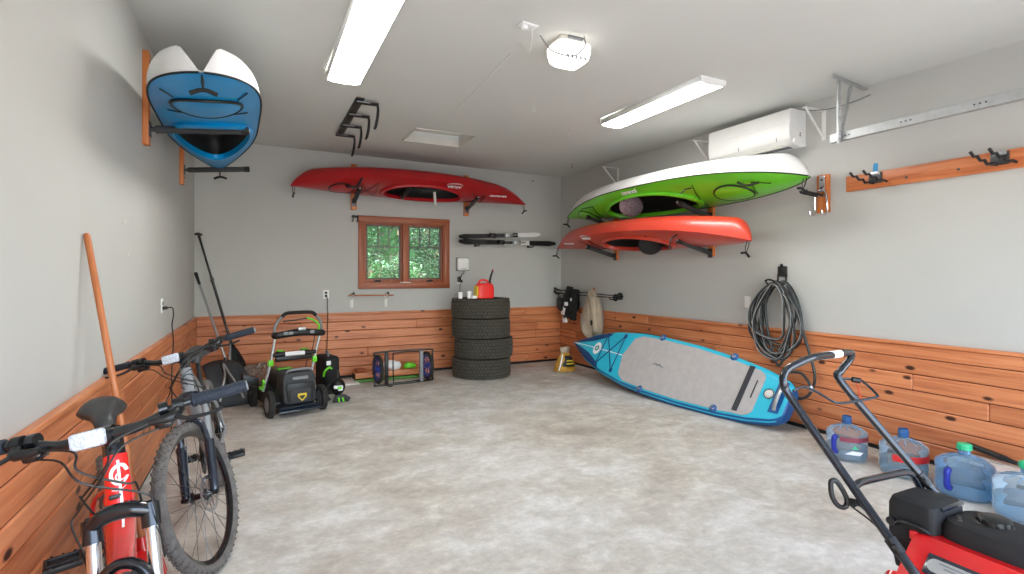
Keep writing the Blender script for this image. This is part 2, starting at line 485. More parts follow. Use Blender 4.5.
g = G(); g.box(((L + R) / 2, (F + D) / 2, -0.1), (R - L + 0.6, D - F + 0.6, 0.2)); structure(g, 'floor', M['concrete'], smooth=0)
g = G(); g.box((L - 0.08, (F + D) / 2, 1.6), (0.16, D - F + 0.32, 3.2)); structure(g, 'wall_left', M['wall'], smooth=0)
g = G(); g.box((R + 0.08, (F + D) / 2, 1.6), (0.16, D - F + 0.32, 3.2)); structure(g, 'wall_right', M['wall'], smooth=0)
WX0, WX1, WZ0, WZ1 = 1.305, 2.465, 1.275, 2.135
g = G()
T = 0.16
g.box(((L + WX0) / 2, D + T / 2, 1.6), (WX0 - L, T, 3.2)); g.box(((R + WX1) / 2, D + T / 2, 1.6), (R - WX1, T, 3.2))
g.box(((WX0 + WX1) / 2, D + T / 2, WZ0 / 2), (WX1 - WX0, T, WZ0)); g.box(((WX0 + WX1) / 2, D + T / 2, (3.2 + WZ1) / 2), (WX1 - WX0, T, 3.2 - WZ1))
structure(g, 'wall_back', M['wall'], smooth=0)
DX0, DX1, DZ = -0.58, 4.2, 2.3
g = G()
g.box(((L + DX0) / 2, F - T / 2, 1.6), (DX0 - L, T, 3.2)); g.box(((R + DX1) / 2, F - T / 2, 1.6), (R - DX1, T, 3.2)); g.box(((DX0 + DX1) / 2, F - T / 2, (3.2 + DZ) / 2), (DX1 - DX0, T, 3.2 - DZ))
structure(g, 'wall_front', M['wall'], smooth=0)
# ceiling with a recessed attic hatch
HX0, HX1, HY0, HY1 = 1.56, 2.26, 5.62, 6.2
g = G()
xs = [L - 0.16, HX0, HX1, R + 0.16]; ys = [F - 0.16, HY0, HY1, D + 0.16]
vv = [[g.bm.verts.new((x, y, zc(x, y))) for y in ys] for x in xs]
vt = [[g.bm.verts.new((x, y, zc(x, y) + 0.15)) for y in ys] for x in xs]
for i in range(3):
    for j in range(3):
        if i == 1 and j == 1:
            continue
        g.bm.faces.new((vv[i][j], vv[i][j + 1], vv[i + 1][j + 1], vv[i + 1][j])); g.bm.faces.new((vt[i][j], vt[i + 1][j], vt[i + 1][j + 1], vt[i][j + 1]))
for (a, b) in (((1, 1), (2, 1)), ((2, 1), (2, 2)), ((2, 2), (1, 2)), ((1, 2), (1, 1))):
    g.bm.faces.new((vv[a[0]][a[1]], vv[b[0]][b[1]], vt[b[0]][b[1]], vt[a[0]][a[1]]))
for i in range(3):
    g.bm.faces.new((vv[i][0], vv[i + 1][0], vt[i + 1][0], vt[i][0])); g.bm.faces.new((vv[i][3], vt[i][3], vt[i + 1][3], vv[i + 1][3]))
    g.bm.faces.new((vv[0][i], vt[0][i], vt[0][i + 1], vv[0][i + 1])); g.bm.faces.new((vv[3][i], vv[3][i + 1], vt[3][i + 1], vt[3][i]))
ceiling = structure(g, 'ceiling', M['ceil'], smooth=0)
g = G(); hz_ = zc(1.9, 5.9)
g.box(((HX0 + HX1) / 2, (HY0 + HY1) / 2, hz_ + 0.13), (HX1 - HX0 - 0.01, HY1 - HY0 - 0.01, 0.02))
structure(g, 'attic_hatch', M['offwhite'], ceiling, smooth=0)
g = G()
for (x0, x1, y0, y1) in ((HX0 - .012, HX1 + .012, HY1 - .004, HY1 + .012), (HX0 - .012, HX0 + .004, HY0, HY1), (HX1 - .004, HX1 + .012, HY0, HY1), (HX0 - .012, HX1 + .012, HY0 - .012, HY0 + .004)):
    g.box(((x0 + x1) / 2, (y0 + y1) / 2, hz_ + 0.03), (x1 - x0, y1 - y0, 0.08))
structure(g, 'hatch_frame', M['offwhite'], ceiling, smooth=0)

# ------------------------------------------------------------------ cedar wainscot: one panel of planks to a wall
def wainscot(name, axis, a0, a1, base, out, seed):
    """axis 'x' or 'y': run a0..a1; base = wall coordinate; out = +-1 direction into the room"""
    rnd = random.Random(seed)
    g = G(); bm = g.bm
    uv = bm.loops.layers.uv.new('UVMap'); tl = bm.faces.layers.float.new('tint')
    ph = 0.1245; z = 0.035; th = 0.02
    def plank(u0, u1, z0, z1, t0, t1, tint, bev=0.007):
        before = set(bm.faces)
        c = ((u0 + u1) / 2, base + out * (t0 + t1) / 2, (z0 + z1) / 2); s = (u1 - u0, abs(t1 - t0), z1 - z0)
        if axis == 'y':
            c = (c[1], c[0], c[2]); s = (s[1], s[0], s[2])
        g.box(c, s, bev=bev, seg=1)
        ou, ov = rnd.uniform(0, 50), rnd.uniform(0, 50)
        for f in bm.faces:
            if f not in before:
                f[tl] = tint
                for lp in f.loops:
                    co = lp.vert.co
                    u = co.x if axis == 'x' else co.y
                    w = co.y if axis == 'x' else co.x
                    lp[uv].uv = (u + ou, co.z + w * 0.7 + ov)
    for i in range(7):
        z0 = z + i * ph * 0.9785; z1 = min(z0 + ph * 0.9785 - 0.005, 0.861)
        u = a0
        first = True
        while u < a1 - 0.02:
            ln = rnd.uniform(0.5, 2.2) if first else rnd.uniform(1.2, 2.9)
            first = False
            e = min(u + ln, a1)
            if a1 - e < 0.35:
                e = a1
            plank(u, e - 0.0012, z0, z1, 0, th, rnd.random())
            u = e
    o = structure(g, name, M['cedar'], smooth=0)
    g = G(); bm = g.bm
    uv = bm.loops.layers.uv.new('UVMap'); tl = bm.faces.layers.float.new('tint')
    u = a0
    while u < a1 - 0.02:
        e = min(u + rnd.uniform(2.2, 3.4), a1)
        if a1 - e < 0.5:
            e = a1
        plank(u, e - 0.001, 0.862, 0.886, 0, 0.036, rnd.uniform(0.55, 0.9), 0.003)
        u = e
    structure(g, 'cap_rail', M['cedar'], o, smooth=0)
    # dark brown sheet added behind the boards, stands in for shade in the joints
    g = G(); c = ((a0 + a1) / 2, base + out * 0.005, 0.45); s = (a1 - a0, 0.010, 0.82)
    if axis == 'y':
        c = (c[1], c[0], c[2]); s = (s[1], s[0], s[2])
    g.box(c, s); structure(g, 'backing', M['joint'], o, smooth=0)
    # black strip standing in for the shadowed gap at the foot of the boards
    g = G(); c = ((a0 + a1) / 2, base + out * 0.004, 0.018); s = (a1 - a0, 0.008, 0.036)
    if axis == 'y':
        c = (c[1], c[0], c[2]); s = (s[1], s[0], s[2])
    g.box(c, s); structure(g, 'foot_gap_shade', M['blackmatte'], o, smooth=0)
    return o
wainscot('trim_1', 'y', F + 0.02, D, L, 1, 3)
wainscot('trim_2', 'x', L + 0.021, R - 0.021, D, -1, 8)
wainscot('trim_3', 'y', F + 0.02, D, R, -1, 21)

# ------------------------------------------------------------------ the window
CX = (WX0 + WX1) / 2
g = G(); cw = 0.078
g.box((CX, D - 0.011, WZ1 + cw / 2 - 0.004), (WX1 - WX0 + 2 * cw, 0.022, cw), bev=0.004); g.box((CX, D - 0.011, WZ0 - cw / 2 + 0.004), (WX1 - WX0 + 2 * cw, 0.022, cw), bev=0.004)
win = structure(g, 'window_1', M['trimwood_h'], smooth=30)
g = G()
for x in (WX0 - cw / 2 + 0.004, WX1 + cw / 2 - 0.004):
    g.box((x, D - 0.011, (WZ0 + WZ1) / 2), (cw, 0.022, WZ1 - WZ0 - 0.006), bev=0.004)
structure(g, 'side_casing', M['trimwood'], win, smooth=30)
g = G()
for x in (WX0 + 0.009, WX1 - 0.009):
    g.box((x, D + 0.05, (WZ0 + WZ1) / 2), (0.018, 0.1, WZ1 - WZ0))
for z in (WZ0 + 0.009, WZ1 - 0.009):
    g.box((CX, D + 0.05, z), (WX1 - WX0 - 0.036, 0.1, 0.018))
structure(g, 'jamb', M['trimwood'], win, smooth=0)
g = G(); g.box((CX, D + 0.03, (WZ0 + WZ1) / 2), (0.07, 0.075, WZ1 - WZ0 - 0.036), bev=0.003); structure(g, 'mullion', M['trimwood'], win, smooth=30)
for (x0, x1) in ((WX0 + 0.018, CX - 0.035), (CX + 0.035, WX1 - 0.018)):
    z0, z1 = WZ0 + 0.018, WZ1 - 0.018; sw = 0.032; y = D + 0.06
    g = G()
    g.box((x0 + 0.011, y - 0.012, (z0 + z1) / 2), (0.022, 0.03, z1 - z0), bev=0.002); g.box((x1 - 0.011, y - 0.012, (z0 + z1) / 2), (0.022, 0.03, z1 - z0), bev=0.002)
    g.box(((x0 + x1) / 2, y - 0.012, z0 + 0.02), (x1 - x0 - 0.044, 0.03, 0.04), bev=0.002); g.box(((x0 + x1) / 2, y - 0.012, z1 - 0.011), (x1 - x0 - 0.044, 0.03, 0.022), bev=0.002)
    structure(g, 'wood_sash', M['trimwood'], win, smooth=30)
    x0 += 0.022; x1 -= 0.022; z0 += 0.04; z1 -= 0.022; sw = 0.02
    g = G()
    for x in (x0 + sw / 2, x1 - sw / 2):
        g.box((x, y + 0.006, (z0 + z1) / 2), (sw, 0.03, z1 - z0), bev=0.002)
    for z in (z0 + sw / 2, z1 - sw / 2):
        g.box(((x0 + x1) / 2, y + 0.006, z), (x1 - x0 - 2 * sw, 0.03, sw), bev=0.002)
    zm = z0 + (z1 - z0) * 0.60
    g.box(((x0 + x1) / 2, y + 0.006, zm), (x1 - x0 - 2 * sw, 0.022, 0.018))
    for k in (1, 2):
        xx = x0 + sw + (x1 - x0 - 2 * sw) * k / 3
        g.box((xx, y + 0.006, (zm + z1) / 2), (0.014, 0.022, z1 - zm))
    sa = structure(g, 'sash', M['sash'], win, smooth=30)
    g = G(); g.box(((x0 + x1) / 2, y + 0.008, (z0 + z1) / 2), (x1 - x0 - 2 * sw + .004, 0.004, z1 - z0 - 2 * sw + .004)); structure(g, 'glass', M['glass'], sa, smooth=0)
for x in (WX0 + 0.19, WX1 - 0.22):
    g = G(); g.box((x, D + 0.02, WZ0 + 0.03), (0.10, 0.03, 0.018), bev=0.007); g.tube([(x - 0.03, D + 0.01, WZ0 + 0.04), (x, D - 0.006, WZ0 + 0.044), (x + 0.045, D - 0.002, WZ0 + 0.038)], 0.006, n=8, spline=4)
    structure(g, 'window_crank', M['black'], win)
g = G(); g.box((CX, D + 0.0, WZ0 + 0.012), (0.16, 0.03, 0.016), bev=0.007); structure(g, 'sill_latch', M['offwhite'], win)

# ------------------------------------------------------------------ outside: drive, bank, shrubs beyond the window
g = G(); g.box((1.9, -8.9, -0.11), (22, 16, 0.2)); o = structure(g, 'driveway', M['drive'], smooth=0)  # unseen ground outside the door, added for its bounce light
g = G()
n = 22
vs = [[g.bm.verts.new((-6 + 16 * i / n, D + 0.4 + 8 * j / n, -0.1 + 5.5 * (j / n) ** 1.5 + random.uniform(-.04, .04))) for j in range(n + 1)] for i in range(n + 1)]
for i in range(n):
    for j in range(n):
        g.bm.faces.new((vs[i][j], vs[i + 1][j], vs[i + 1][j + 1], vs[i][j + 1]))
structure(g, 'hillside', M['soil'], smooth=60)

def shrub(x, y, z, h, w, nl, ms, label, cat='shrub', group='shrubs outside the window', droop=0.3, size=0.06, name='shrub'):
    z = -0.12 + 5.5 * ((y - D - .4) / 8) ** 1.5
    t = thing(name, label, cat, (x, y, z), group)
    rnd = random.Random(int(x * 1000 + y * 77))
    g = G(); branches = []
    for k in range(16):
        a = rnd.uniform(0, 2 * PI); zz = h * rnd.uniform(0.12, 0.9); rr = w * rnd.uniform(0.5, 1.0) * (1.1 - zz / h * 0.75)
        p0 = V((x, y, z + zz * 0.8)); p2 = V((x + math.cos(a) * rr, y + math.sin(a) * rr, z + zz - droop * rr * 0.4)); p1 = (p0 + p2) / 2 + V((0, 0, 0.12 * rr))
        branches.append((p0, p1, p2)); g.tube([p0, p1, p2], [0.014, 0.009, 0.004], n=5, spline=3)
    g.tube([(x, y, z - 0.05), (x + .03, y, z + h * 0.5), (x, y + .02, z + h * 0.92)], [0.045, 0.03, 0.008], n=8, spline=4)
    g.build('stem', M['bark'], t)
    for mi, m in enumerate(ms):
        g = G()
        for k in range(nl // len(ms)):
            b = rnd.choice(branches); s = rnd.random() ** 0.6
            p = (b[0] * (1 - s) ** 2 + b[1] * 2 * s * (1 - s) + b[2] * s * s) + V((rnd.gauss(0, .07), rnd.gauss(0, .07), rnd.gauss(0, .06))) * (0.6 + w)
            d = V((rnd.uniform(-1, 1), rnd.uniform(-1, 1), rnd.uniform(-.8, .3))).normalized(); u = d.cross(V((rnd.uniform(-.4, .4), rnd.uniform(-.4, .4), 1))).normalized()
            l = size * rnd.uniform(0.6, 1.4); wd = l * 0.32
            up = d.cross(u) * (l * 0.08)
            g._add([p, p + d * l * .45 + u * wd, p + d * l - up, p + d * l * .45 - u * wd, p + d * l * .45 + up], [(0, 1, 4), (1, 2, 4), (2, 3, 4), (3, 0, 4)])
        g.build('foliage', m, t, smooth=0, normals=False)
    return t
shrub(0.7, 9.1, 0.05, 2.6, 0.95, 5200, [M['leaf'], M['leaf3']], 'pale feathery shrub filling the side of the window nearer the paddles')
shrub(2.15, 8.9, 0.05, 1.75, 0.95, 5200, [M['leaf3'], M['leaf']], 'low pale green shrub spreading across the lower window panes')
shrub(3.2, 9.6, 0.1, 2.9, 1.0, 5200, [M['leaf2'], M['leaf3']], 'dark green bush on the ski side behind the panes')
shrub(1.6, 10.6, 0.3, 3.2, 1.2, 5600, [M['leaf2'], M['leaf']], 'tall dark tree seen through the upper window lights', cat='tree', size=0.08, name='tree')
shrub(3.9, 11.4, 0.4, 3.6, 1.4, 5600, [M['leaf'], M['leaf2']], 'broad mid green tree far behind the window glass', cat='tree', size=0.09, name='tree')
shrub(0.1, 11.6, 0.4, 3.8, 1.5, 5600, [M['leaf2'], M['leaf3']], 'large dark leafy tree furthest up the bank outside', cat='tree', size=0.09, name='tree')
shrub(1.1, 9.9, 0.3, 2.2, 1.1, 5200, [M['leaf'], M['leaf2']], 'mid green bush in the middle of the bank behind the pale shrubs')
shrub(2.9, 12.3, 1.6, 3.6, 1.6, 5600, [M['leaf2'], M['leaf']], 'dark tree standing highest on the bank behind the window', cat='tree', size=0.10, name='tree')
# low growth covering the bank
g = G(); rnd = random.Random(5)
for k in range(9000):
    x = rnd.uniform(-2.0, 6.5); q = rnd.random(); y = D + 0.7 + 7.2 * q; z = -0.1 + 5.5 * ((y - D - .4) / 8) ** 1.5
    p = V((x, y, z + rnd.uniform(0, .12))); d_ = V((rnd.uniform(-1, 1), rnd.uniform(-1, .3), rnd.uniform(.1, 1))).normalized(); u = d_.cross(V((rnd.uniform(-.5, .5), 1, .3))).normalized(); l = rnd.uniform(.10, .26)
    g._add([p, p + d_ * l * .5 + u * l * .3, p + d_ * l, p + d_ * l * .5 - u * l * .3], [(0, 1, 2, 3)])
o = g.build('undergrowth', M['leaf'], smooth=0, normals=False); tag(o, 'low green plants covering the bank outside the window', 'undergrowth'); o['kind'] = 'stuff'
# ------------------------------------------------------------------ ceiling lights
def ceiling_light(x, y0, y1, label):
    zt = min(zc(x, y0), zc(x, y1)) ; ym = (y0 + y1) / 2
    t = thing('ceiling_light', label, 'light', (x, ym, zt), 'wraparound ceiling lights')
    g = G(); g.box((x, ym, zt - 0.008), (0.20, y1 - y0 - 0.02, 0.05), bev=0.004); g.build('housing', M['white_metal'], t)
    w = 0.135
    prof = [(-w, 0.014), (-w + .002, -0.026), (-w + .012, -0.040), (-0.08, -0.050), (0, -0.053), (0.08, -0.050), (w - .012, -0.040), (w - .002, -0.026), (w, 0.014)]
    g = G()
    g.loft([[V((x + a, yy, zt + b)) for a, b in prof[2:7]] for yy in (y0 + 0.012, y1 - 0.012)], caps=False, wrap=False)
    g.build('diffuser', M['lens'], t)
    for sd in (prof[:3], prof[6:]):
        g = G(); g.loft([[V((x + a, yy, zt + b)) for a, b in sd] for yy in (y0 + 0.012, y1 - 0.012)], caps=False, wrap=False)
        g.build('spill_lip', M['white'], t, solid=.002)  # opaque lips added to keep the diffuser's light off the ceiling
    for yy, s in ((y0, 1), (y1, -1)):
        g = G()
        ring = [(a * 1.02, b - (0.003 if -w < a < w else 0)) for a, b in prof]
        g.prism([(p[0], p[1]) for p in ring], 0.014, Matrix(((1, 0, 0, x), (0, 0, s, yy), (0, 1, 0, zt), (0, 0, 0, 1))))
        g.build('end_cap', M['white'], t)
    return t
ceiling_light(0.615, 2.9, 4.37, 'long white strip light nearest the blue kayak, glowing on the ceiling')
ceiling_light(3.24, 3.03, 4.37, 'long white strip light on the ceiling nearest the wall air conditioner')

# ------------------------------------------------------------------ door opener with its lamp cover
ox, oy, oz = 1.87, 2.99, zc(2.0, 2.99)
t = thing('garage_door_opener', 'white ceiling unit with slatted glowing lamp cover between two strip lights', 'opener', (ox, oy, oz))
g = G(); g.box((ox, oy + .02, oz - 0.03), (0.20, 0.17, 0.06), bev=0.008); g.build('motor_housing', M['offwhite'], t)
g = G()
rings = []
for z, w, d_ in ((-0.045, 0.245, 0.20), (-0.06, 0.255, 0.21), (-0.10, 0.25, 0.205), (-0.145, 0.225, 0.185), (-0.168, 0.17, 0.14), (-0.174, 0.10, 0.08)):
    rings.append([V((ox + w / 2 * math.copysign(abs(math.cos(a)) ** 0.35, math.cos(a)), oy + d_ / 2 * math.copysign(abs(math.sin(a)) ** 0.35, math.sin(a)), oz + z)) for a in [2 * PI * k / 32 for k in range(32)]])
g.loft(rings); g.build('lamp_cover', M['openlens'], t, smooth=50)
for k in range(5):
    g = G(); xx = ox - 0.066 + k * 0.033; g.box((xx, oy - 0.096, oz - 0.145), (0.012, 0.006, 0.036), rot=Matrix.Rotation(-0.42, 4, 'X') @ Matrix.Rotation(0.12, 4, 'Y'), bev=0.002); g.build('vent_slot', M['grey'], t)
g = G(); g.box((ox - .02, oy - 0.115, oz - 0.035), (0.11, 0.02, 0.02), bev=0.003); g.build('bracket', M['grey'], t)
g = G(); g.tube([(ox + .035, oy - 0.13, oz - 0.02), (ox + .03, oy - 0.15, oz - .09), (ox - .03, oy - 0.145, oz - 0.155), (ox - .09, oy - .135, oz - 0.17), (ox - .17, oy - .06, oz - 0.12), (ox - .23, oy - .02, oz - 0.02)], 0.004, n=6, spline=6); g.build('cord', M['grey'], t)

# ceiling cord, plate, hooks
px_, py_ = 1.53, 2.93; pz = zc(px_, py_)
t = thing('ceiling_outlet', 'small white outlet plate on the ceiling with short dangling cord', 'outlet', (px_, py_, pz))
g = G(); g.box((px_, py_, pz - 0.006), (0.12, 0.075, 0.012), rot=0.1, bev=0.003); g.build('plate', M['white'], t)
g = G(); g.box((px_ - .03, py_ - .01, pz - 0.022), (0.035, 0.03, 0.03), rot=0.1, bev=0.004); g.build('plug', M['white'], t)
g = G(); g.tube([(px_ + .03, py_, pz - .01), (px_ + .04, py_ + .02, pz - .07), (px_ + .06, py_ + .10, pz - .12), (px_ + .05, py_ + .22, pz - .012)], 0.0035, n=6, spline=6); g.build('cord', M['offwhite'], t)
g = G(); pts = [(1.62 + 0.10 * k / 6, 3.35 + 1.45 * k / 6, zc(1.7, 3.35 + 1.45 * k / 6) - 0.004) for k in range(7)]
g.tube(pts, 0.004, n=6); tag(g.build('stapled_wire', M['white']), 'thin white cord stapled straight along the ceiling towards the hatch', 'cord')
def ceiling_hook(x, y, label, m='offwhite', s=1.0):
    z = zc(x, y)
    t = thing('ceiling_hook', label, 'hook', (x, y, z))
    g = G(); g.cyl((x, y, z), (x, y, z - .004), 0.012 * s); g.build('base', M[m], t)
    g = G(); g.tube([(x, y, z), (x, y, z - .04 * s), (x + .012 * s, y, z - .062 * s), (x, y, z - .075 * s), (x - .016 * s, y, z - .062 * s), (x - .018 * s, y, z - .05 * s)], 0.0035 * s, n=6, spline=4); g.build('hook', M[m], t)
ceiling_hook(2.3, 4.28, 'white screw hook on the ceiling below the opener')
ceiling_hook(3.04, 4.85, 'white screw hook on the ceiling beside the strip light by the air conditioner', s=.9)
ceiling_hook(2.29, 6.33, 'tiny pale hook at the near corner of the attic hatch', s=.8)
ceiling_hook(4.05, 6.39, 'small dark hook on the ceiling above the green kayak', 'black', s=.8)

# ceiling gear rack with four arms
t = thing('ceiling_rack', 'black ceiling rack with four pairs of hanging arms', 'rack', (0.88, 5.55, zc(.88, 5.55)))
z0 = zc(0.88, 6.3); z1 = zc(0.88, 4.88)
g = G(); g.box((0.835, 5.58, zc(.835, 5.58) - 0.012), (0.075, 1.42, 0.022), bev=0.004); g.build('rail', M['black'], t)
for k in range(4):
    y = 4.92 + k * 0.44; z = zc(.85, y) - 0.02
    g = G(); g.box((0.9, y, z - 0.012), (0.21, 0.05, 0.02), bev=0.004); g.build('crossbar', M['blackmatte'], t)
    g = G(); g.box((0.865, y - .026, z - 0.012), (0.12, 0.006, 0.012)); g.build('wear_strip', M['grey'], t)
    g = G(); g.tube([(0.985, y, z - 0.012), (1.0, y, z - 0.03), (1.0, y + .01, z - 0.11), (0.985, y + .015, z - 0.20), (0.97, y + .01, z - .235)], [0.012, 0.012, 0.014, 0.014, 0.011], n=8, spline=4); g.build('arm', M['blackmatte'], t)

# ------------------------------------------------------------------ kayaks
def kayak(name, label, Fm, Lk, B, dp, dk, sheer, hullm, deckm, ends=((2.2, .85), (2.2, .85)), prof=(.18, .18), cock=(0, .55, .26), egg=0.0, tunnel=0.0, seam=True, seat=None, hatches=(), bungees=(), straps=(), box=.7, endmin=0.01, toggles=((1, 0), (-1, 0)), hmin=0.0, toggle_len=0.1):
    base = Fm.translation
    t = thing(name, label, 'kayak', tuple(base))
    def pr(s):
        k = 1 if s > 0 else 0; a = abs(s); n_, m_ = ends[k]
        b = max(endmin, B * (1 - a ** n_) ** m_) if a < 1 else endmin
        u = min(1.0, (1 - a) / prof[k]); d = dp * max(hmin if u <= 0 else 0, (math.sin(PI / 2 * u) ** 0.75)) if u > 0 else 0.004
        return b, max(d, 0.006), -sheer * 0 + sheer * a ** 3, dk * (1 - a ** 4) + .004
    def deckz(x, y):
        s = max(-1, min(1, x / (Lk / 2))); b, d, gz, h = pr(s)
        q = min(1, abs(y) / max(b, 1e-4))
        return gz + h * (1 - q ** 2.0)
    def hullp(s, th):
        b, d, gz, h = pr(s)
        c_, s_ = math.cos(th), math.sin(th)
        y = b * math.copysign(abs(c_) ** box, c_)
        z = -d * abs(s_) ** box
        if tunnel:
            k = tunnel * (0.35 + 0.65 * max(0, (s if s > 0 else -s * .6)) ** 1.5)
            z *= 1 - k * math.exp(-(abs(y) / (0.70 * b + 1e-4)) ** 7)
        return V((s * Lk / 2, y, gz + z))
    NS = 72
    ss = [math.sin((k / NS - .5) * PI) * .55 + (k / NS - .5) * 2 * .45 for k in range(NS + 1)]
    g = G(Fm)
    g.loft([[hullp(s, PI * k / 28) for k in range(29)] for s in ss], wrap=False, caps=False)
    g.build('hull', M[hullm], t, smooth=60)
    g = G(Fm); NV = 26; xc, ca, cb = cock
    def ell(x, y):
        u = (x - xc) / ca; w = cb * (1 - egg * u)
        return math.sqrt(u * u + (y / w) ** 2)
    vs = []
    for s in ss:
        b = pr(s)[0]
        vs.append([g.bm.verts.new((s * Lk / 2, -b + 2 * b * k / NV, deckz(s * Lk / 2, -b + 2 * b * k / NV))) for k in range(NV + 1)])
    fs = []
    for i in range(NS):
        for k in range(NV):
            fs.append(g.bm.faces.new((vs[i][k], vs[i + 1][k], vs[i + 1][k + 1], vs[i][k + 1])))
    kill = [f for f in fs if ell(*f.calc_center_median()[:2]) < 1.0]
    bmesh.ops.delete(g.bm, geom=kill, context='FACES')
    for e in g.bm.edges:
        if e.is_boundary:
            for v_ in e.verts:
                q = ell(v_.co.x, v_.co.y)
                if q < 1.35 and abs(v_.co.y) < pr(v_.co.x / (Lk / 2))[0] - .01:
                    v_.co.x = xc + (v_.co.x - xc) / q; v_.co.y = v_.co.y / q; v_.co.z = deckz(v_.co.x, v_.co.y)
    lone = [v_ for v_ in g.bm.verts if not v_.link_faces]
    bmesh.ops.delete(g.bm, geom=lone, context='VERTS')
    g.build('deck', M[deckm], t, smooth=50)
    def epts(k_, n=48):
        out = []
        for k in range(n):
            a = 2 * PI * k / n; u = math.cos(a) * k_; y = math.sin(a) * cb * (1 - egg * math.cos(a)) * k_
            out.append((xc + u * ca, y))
        return out
    g = G(Fm)
    prof_ = [(1.03, -.004), (1.04, .018), (1.0, .03), (0.955, .028), (0.94, .008), (0.94, -.02)]
    rings = [[V((x, y, deckz(x, y) + dz)) for x, y in epts(k_)] for k_, dz in prof_]
    g.loft(rings, caps=False); g.build('coaming', M[deckm], t, smooth=60)
    g = G(Fm)
    rings = []
    for k_, f in ((0.95, 0.0), (0.97, .3), (0.95, .6), (0.85, .85), (0.5, .97), (0.05, 1.0)):
        rings.append([V((x, y, deckz(x, y) * (1 - f) + f * (-dp * 0.86))) for x, y in epts(k_)])
    g.loft(rings, caps=False); g.build('cockpit_well', M['kayak_in'], t, smooth=60)
    if seam:
        for sg in (-1, 1):
            g = G(Fm); g.tube([(s * Lk / 2, sg * (pr(s)[0] + .001), pr(s)[2]) for s in ss], 0.006, n=6); g.build('seam', M['blackmatte'], t)
    if seat:
        sx, sm, tilt, sr, sz = seat
        g = G(Fm); g.sphere((sx, 0, sz), (0.045, sr, sr * .78), n=20, M=Matrix.Rotation(tilt, 4, 'Y')); g.build('backrest', M[sm], t)
        g = G(Fm); g.box((sx + .22, 0, -dp * .62), (0.36, 0.34, 0.07), bev=.03); g.build('seat', M['blackmatte'], t)
        for y in (-.16, .16):
            g = G(Fm); g.tube([(sx, y * .8, sz), (sx + .15, y * 1.3, sz - .02), (sx + .3, y * 1.25, deckz(sx + .3, y * 1.25) - .03)], 0.008, n=6, spline=3, flat=.4); g.build('seat_strap', M['black'], t)
    for (hx, hr, hm, ring) in hatches:
        g = G(Fm)
        rings = [[V((hx + hr[0] * k_ * math.cos(a), hr[1] * k_ * math.sin(a), deckz(hx + hr[0] * k_ * math.cos(a), hr[1] * k_ * math.sin(a)) + dz)) for a in [2 * PI * j / 32 for j in range(32)]] for k_, dz in ((1, 0), (.98, .012), (.85, .017), (.3, .018), (.02, .018))]
        g.loft(rings, caps=False); hc = g.build('hatch_cover', M[hm], t, smooth=50)
        if ring:
            g = G(Fm); g.tube([V((hx + hr[0] * math.cos(a), hr[1] * math.sin(a), deckz(hx + hr[0] * math.cos(a), hr[1] * math.sin(a)) + .008)) for a in [2 * PI * j / 32 for j in range(32)]], ring, n=8, closed=True); g.build('hatch_ring', M['black'], hc)
    for bp in bungees:
        g = G(Fm); g.tube([V((x, y, deckz(x, y) + .006)) for (x0, y0), (x1, y1) in zip(bp, bp[1:]) for x, y in [(x0 + (x1 - x0) * q / 4, y0 + (y1 - y0) * q / 4) for q in range(5)]], 0.004, n=6); g.build('bungee_cord', M['black'], t)
    for (pts, r_, m_) in straps:
        g = G(Fm); g.tube([V((x, y, deckz(x, y) + dz)) for x, y, dz in pts], r_, n=8, spline=4); g.build('strap', M[m_], t)
    for sg, off in toggles:
        x = sg * (Lk / 2 - .035); z = pr(sg * .97)[2] + .01
        g = G(Fm); g.tube([(x - .012, 0, z), (x - .012, 0.004, z + toggle_len * .5), (x, 0, z + toggle_len), (x + .012, -.004, z + toggle_len * .5), (x + .012, 0, z)], 0.004, n=6, spline=4); tg = g.build('toggle_cord', M['black'], t)
        g = G(Fm); g.tube([(x - .005, -.06, z + toggle_len + .02), (x, 0, z + toggle_len), (x + .005, .06, z + toggle_len + .02)], 0.011, n=8, spline=4); g.build('toggle_grip', M['blackmatte'], tg)
    def dtext(x, q, size, txt, sw=None):
        y = q * pr(x / (Lk / 2))[0]; e = .01
        sl = (deckz(x, y) - deckz(x, y - e)) / e; sx = (deckz(x + e, y) - deckz(x - e, y)) / (2 * e)
        mm = frame((x, y, deckz(x, y) + .005), (-1, 0, -sx), (0, -sl, 1))
        g = text_mesh(txt, size, mm, .002, True); g.f = Fm; g.build('lettering', M['logo'], t, smooth=0)
        if sw:
            g = G(Fm); g.tube([mm @ V((-sw * .8, -size * .62, 0)), mm @ V((-sw * .4, -size * 1.0, 0)), mm @ V((sw * .3, -size * .95, 0)), mm @ V((sw * .8, -size * .65, 0))], [.002, .009, .009, .002], n=6, spline=4, flat=.3); g.build('lettering', M['logo'], t)
    return t, dtext, deckz, pr

# red kayak on the back wall
roll = math.radians(16)
fr = frame((1.975, 6.985, 2.55), (1, 0, -0.014), (0, -math.sin(roll), -math.cos(roll)))
t, dtext, dz_, pr_ = kayak('kayak', 'deep red kayak hung upside down above the window', fr, 3.24, .335, .20, .055, .09, 'red_kayak', 'red_kayak', ends=((2.4, .9), (2.0, 1.0)), prof=(.17, .30),
    cock=(0.05, .56, .235), seam=False, seat=(-0.18, 'black', -.5, .16, .02), hatches=((-1.02, (.15, .13), 'red_kayak', .010),),
    bungees=(((-.82, -.2), (-.58, .2), (-.58, -.2), (-.82, .2)), ((.70, -.17), (.92, .12), (.92, -.12), (.70, .17))),
    straps=((((-.80, .26, .0), (-.86, .12, .03), (-.98, .16, .05), (-.96, .22, .12)), .014, 'black'),
            (((-.20, .20, .02), (-.16, .21, .10), (-.16, .22, .20)), .007, 'black'), (((-.06, .20, .02), (-.04, .21, .06), (-.04, .22, .12)), .009, 'black')))
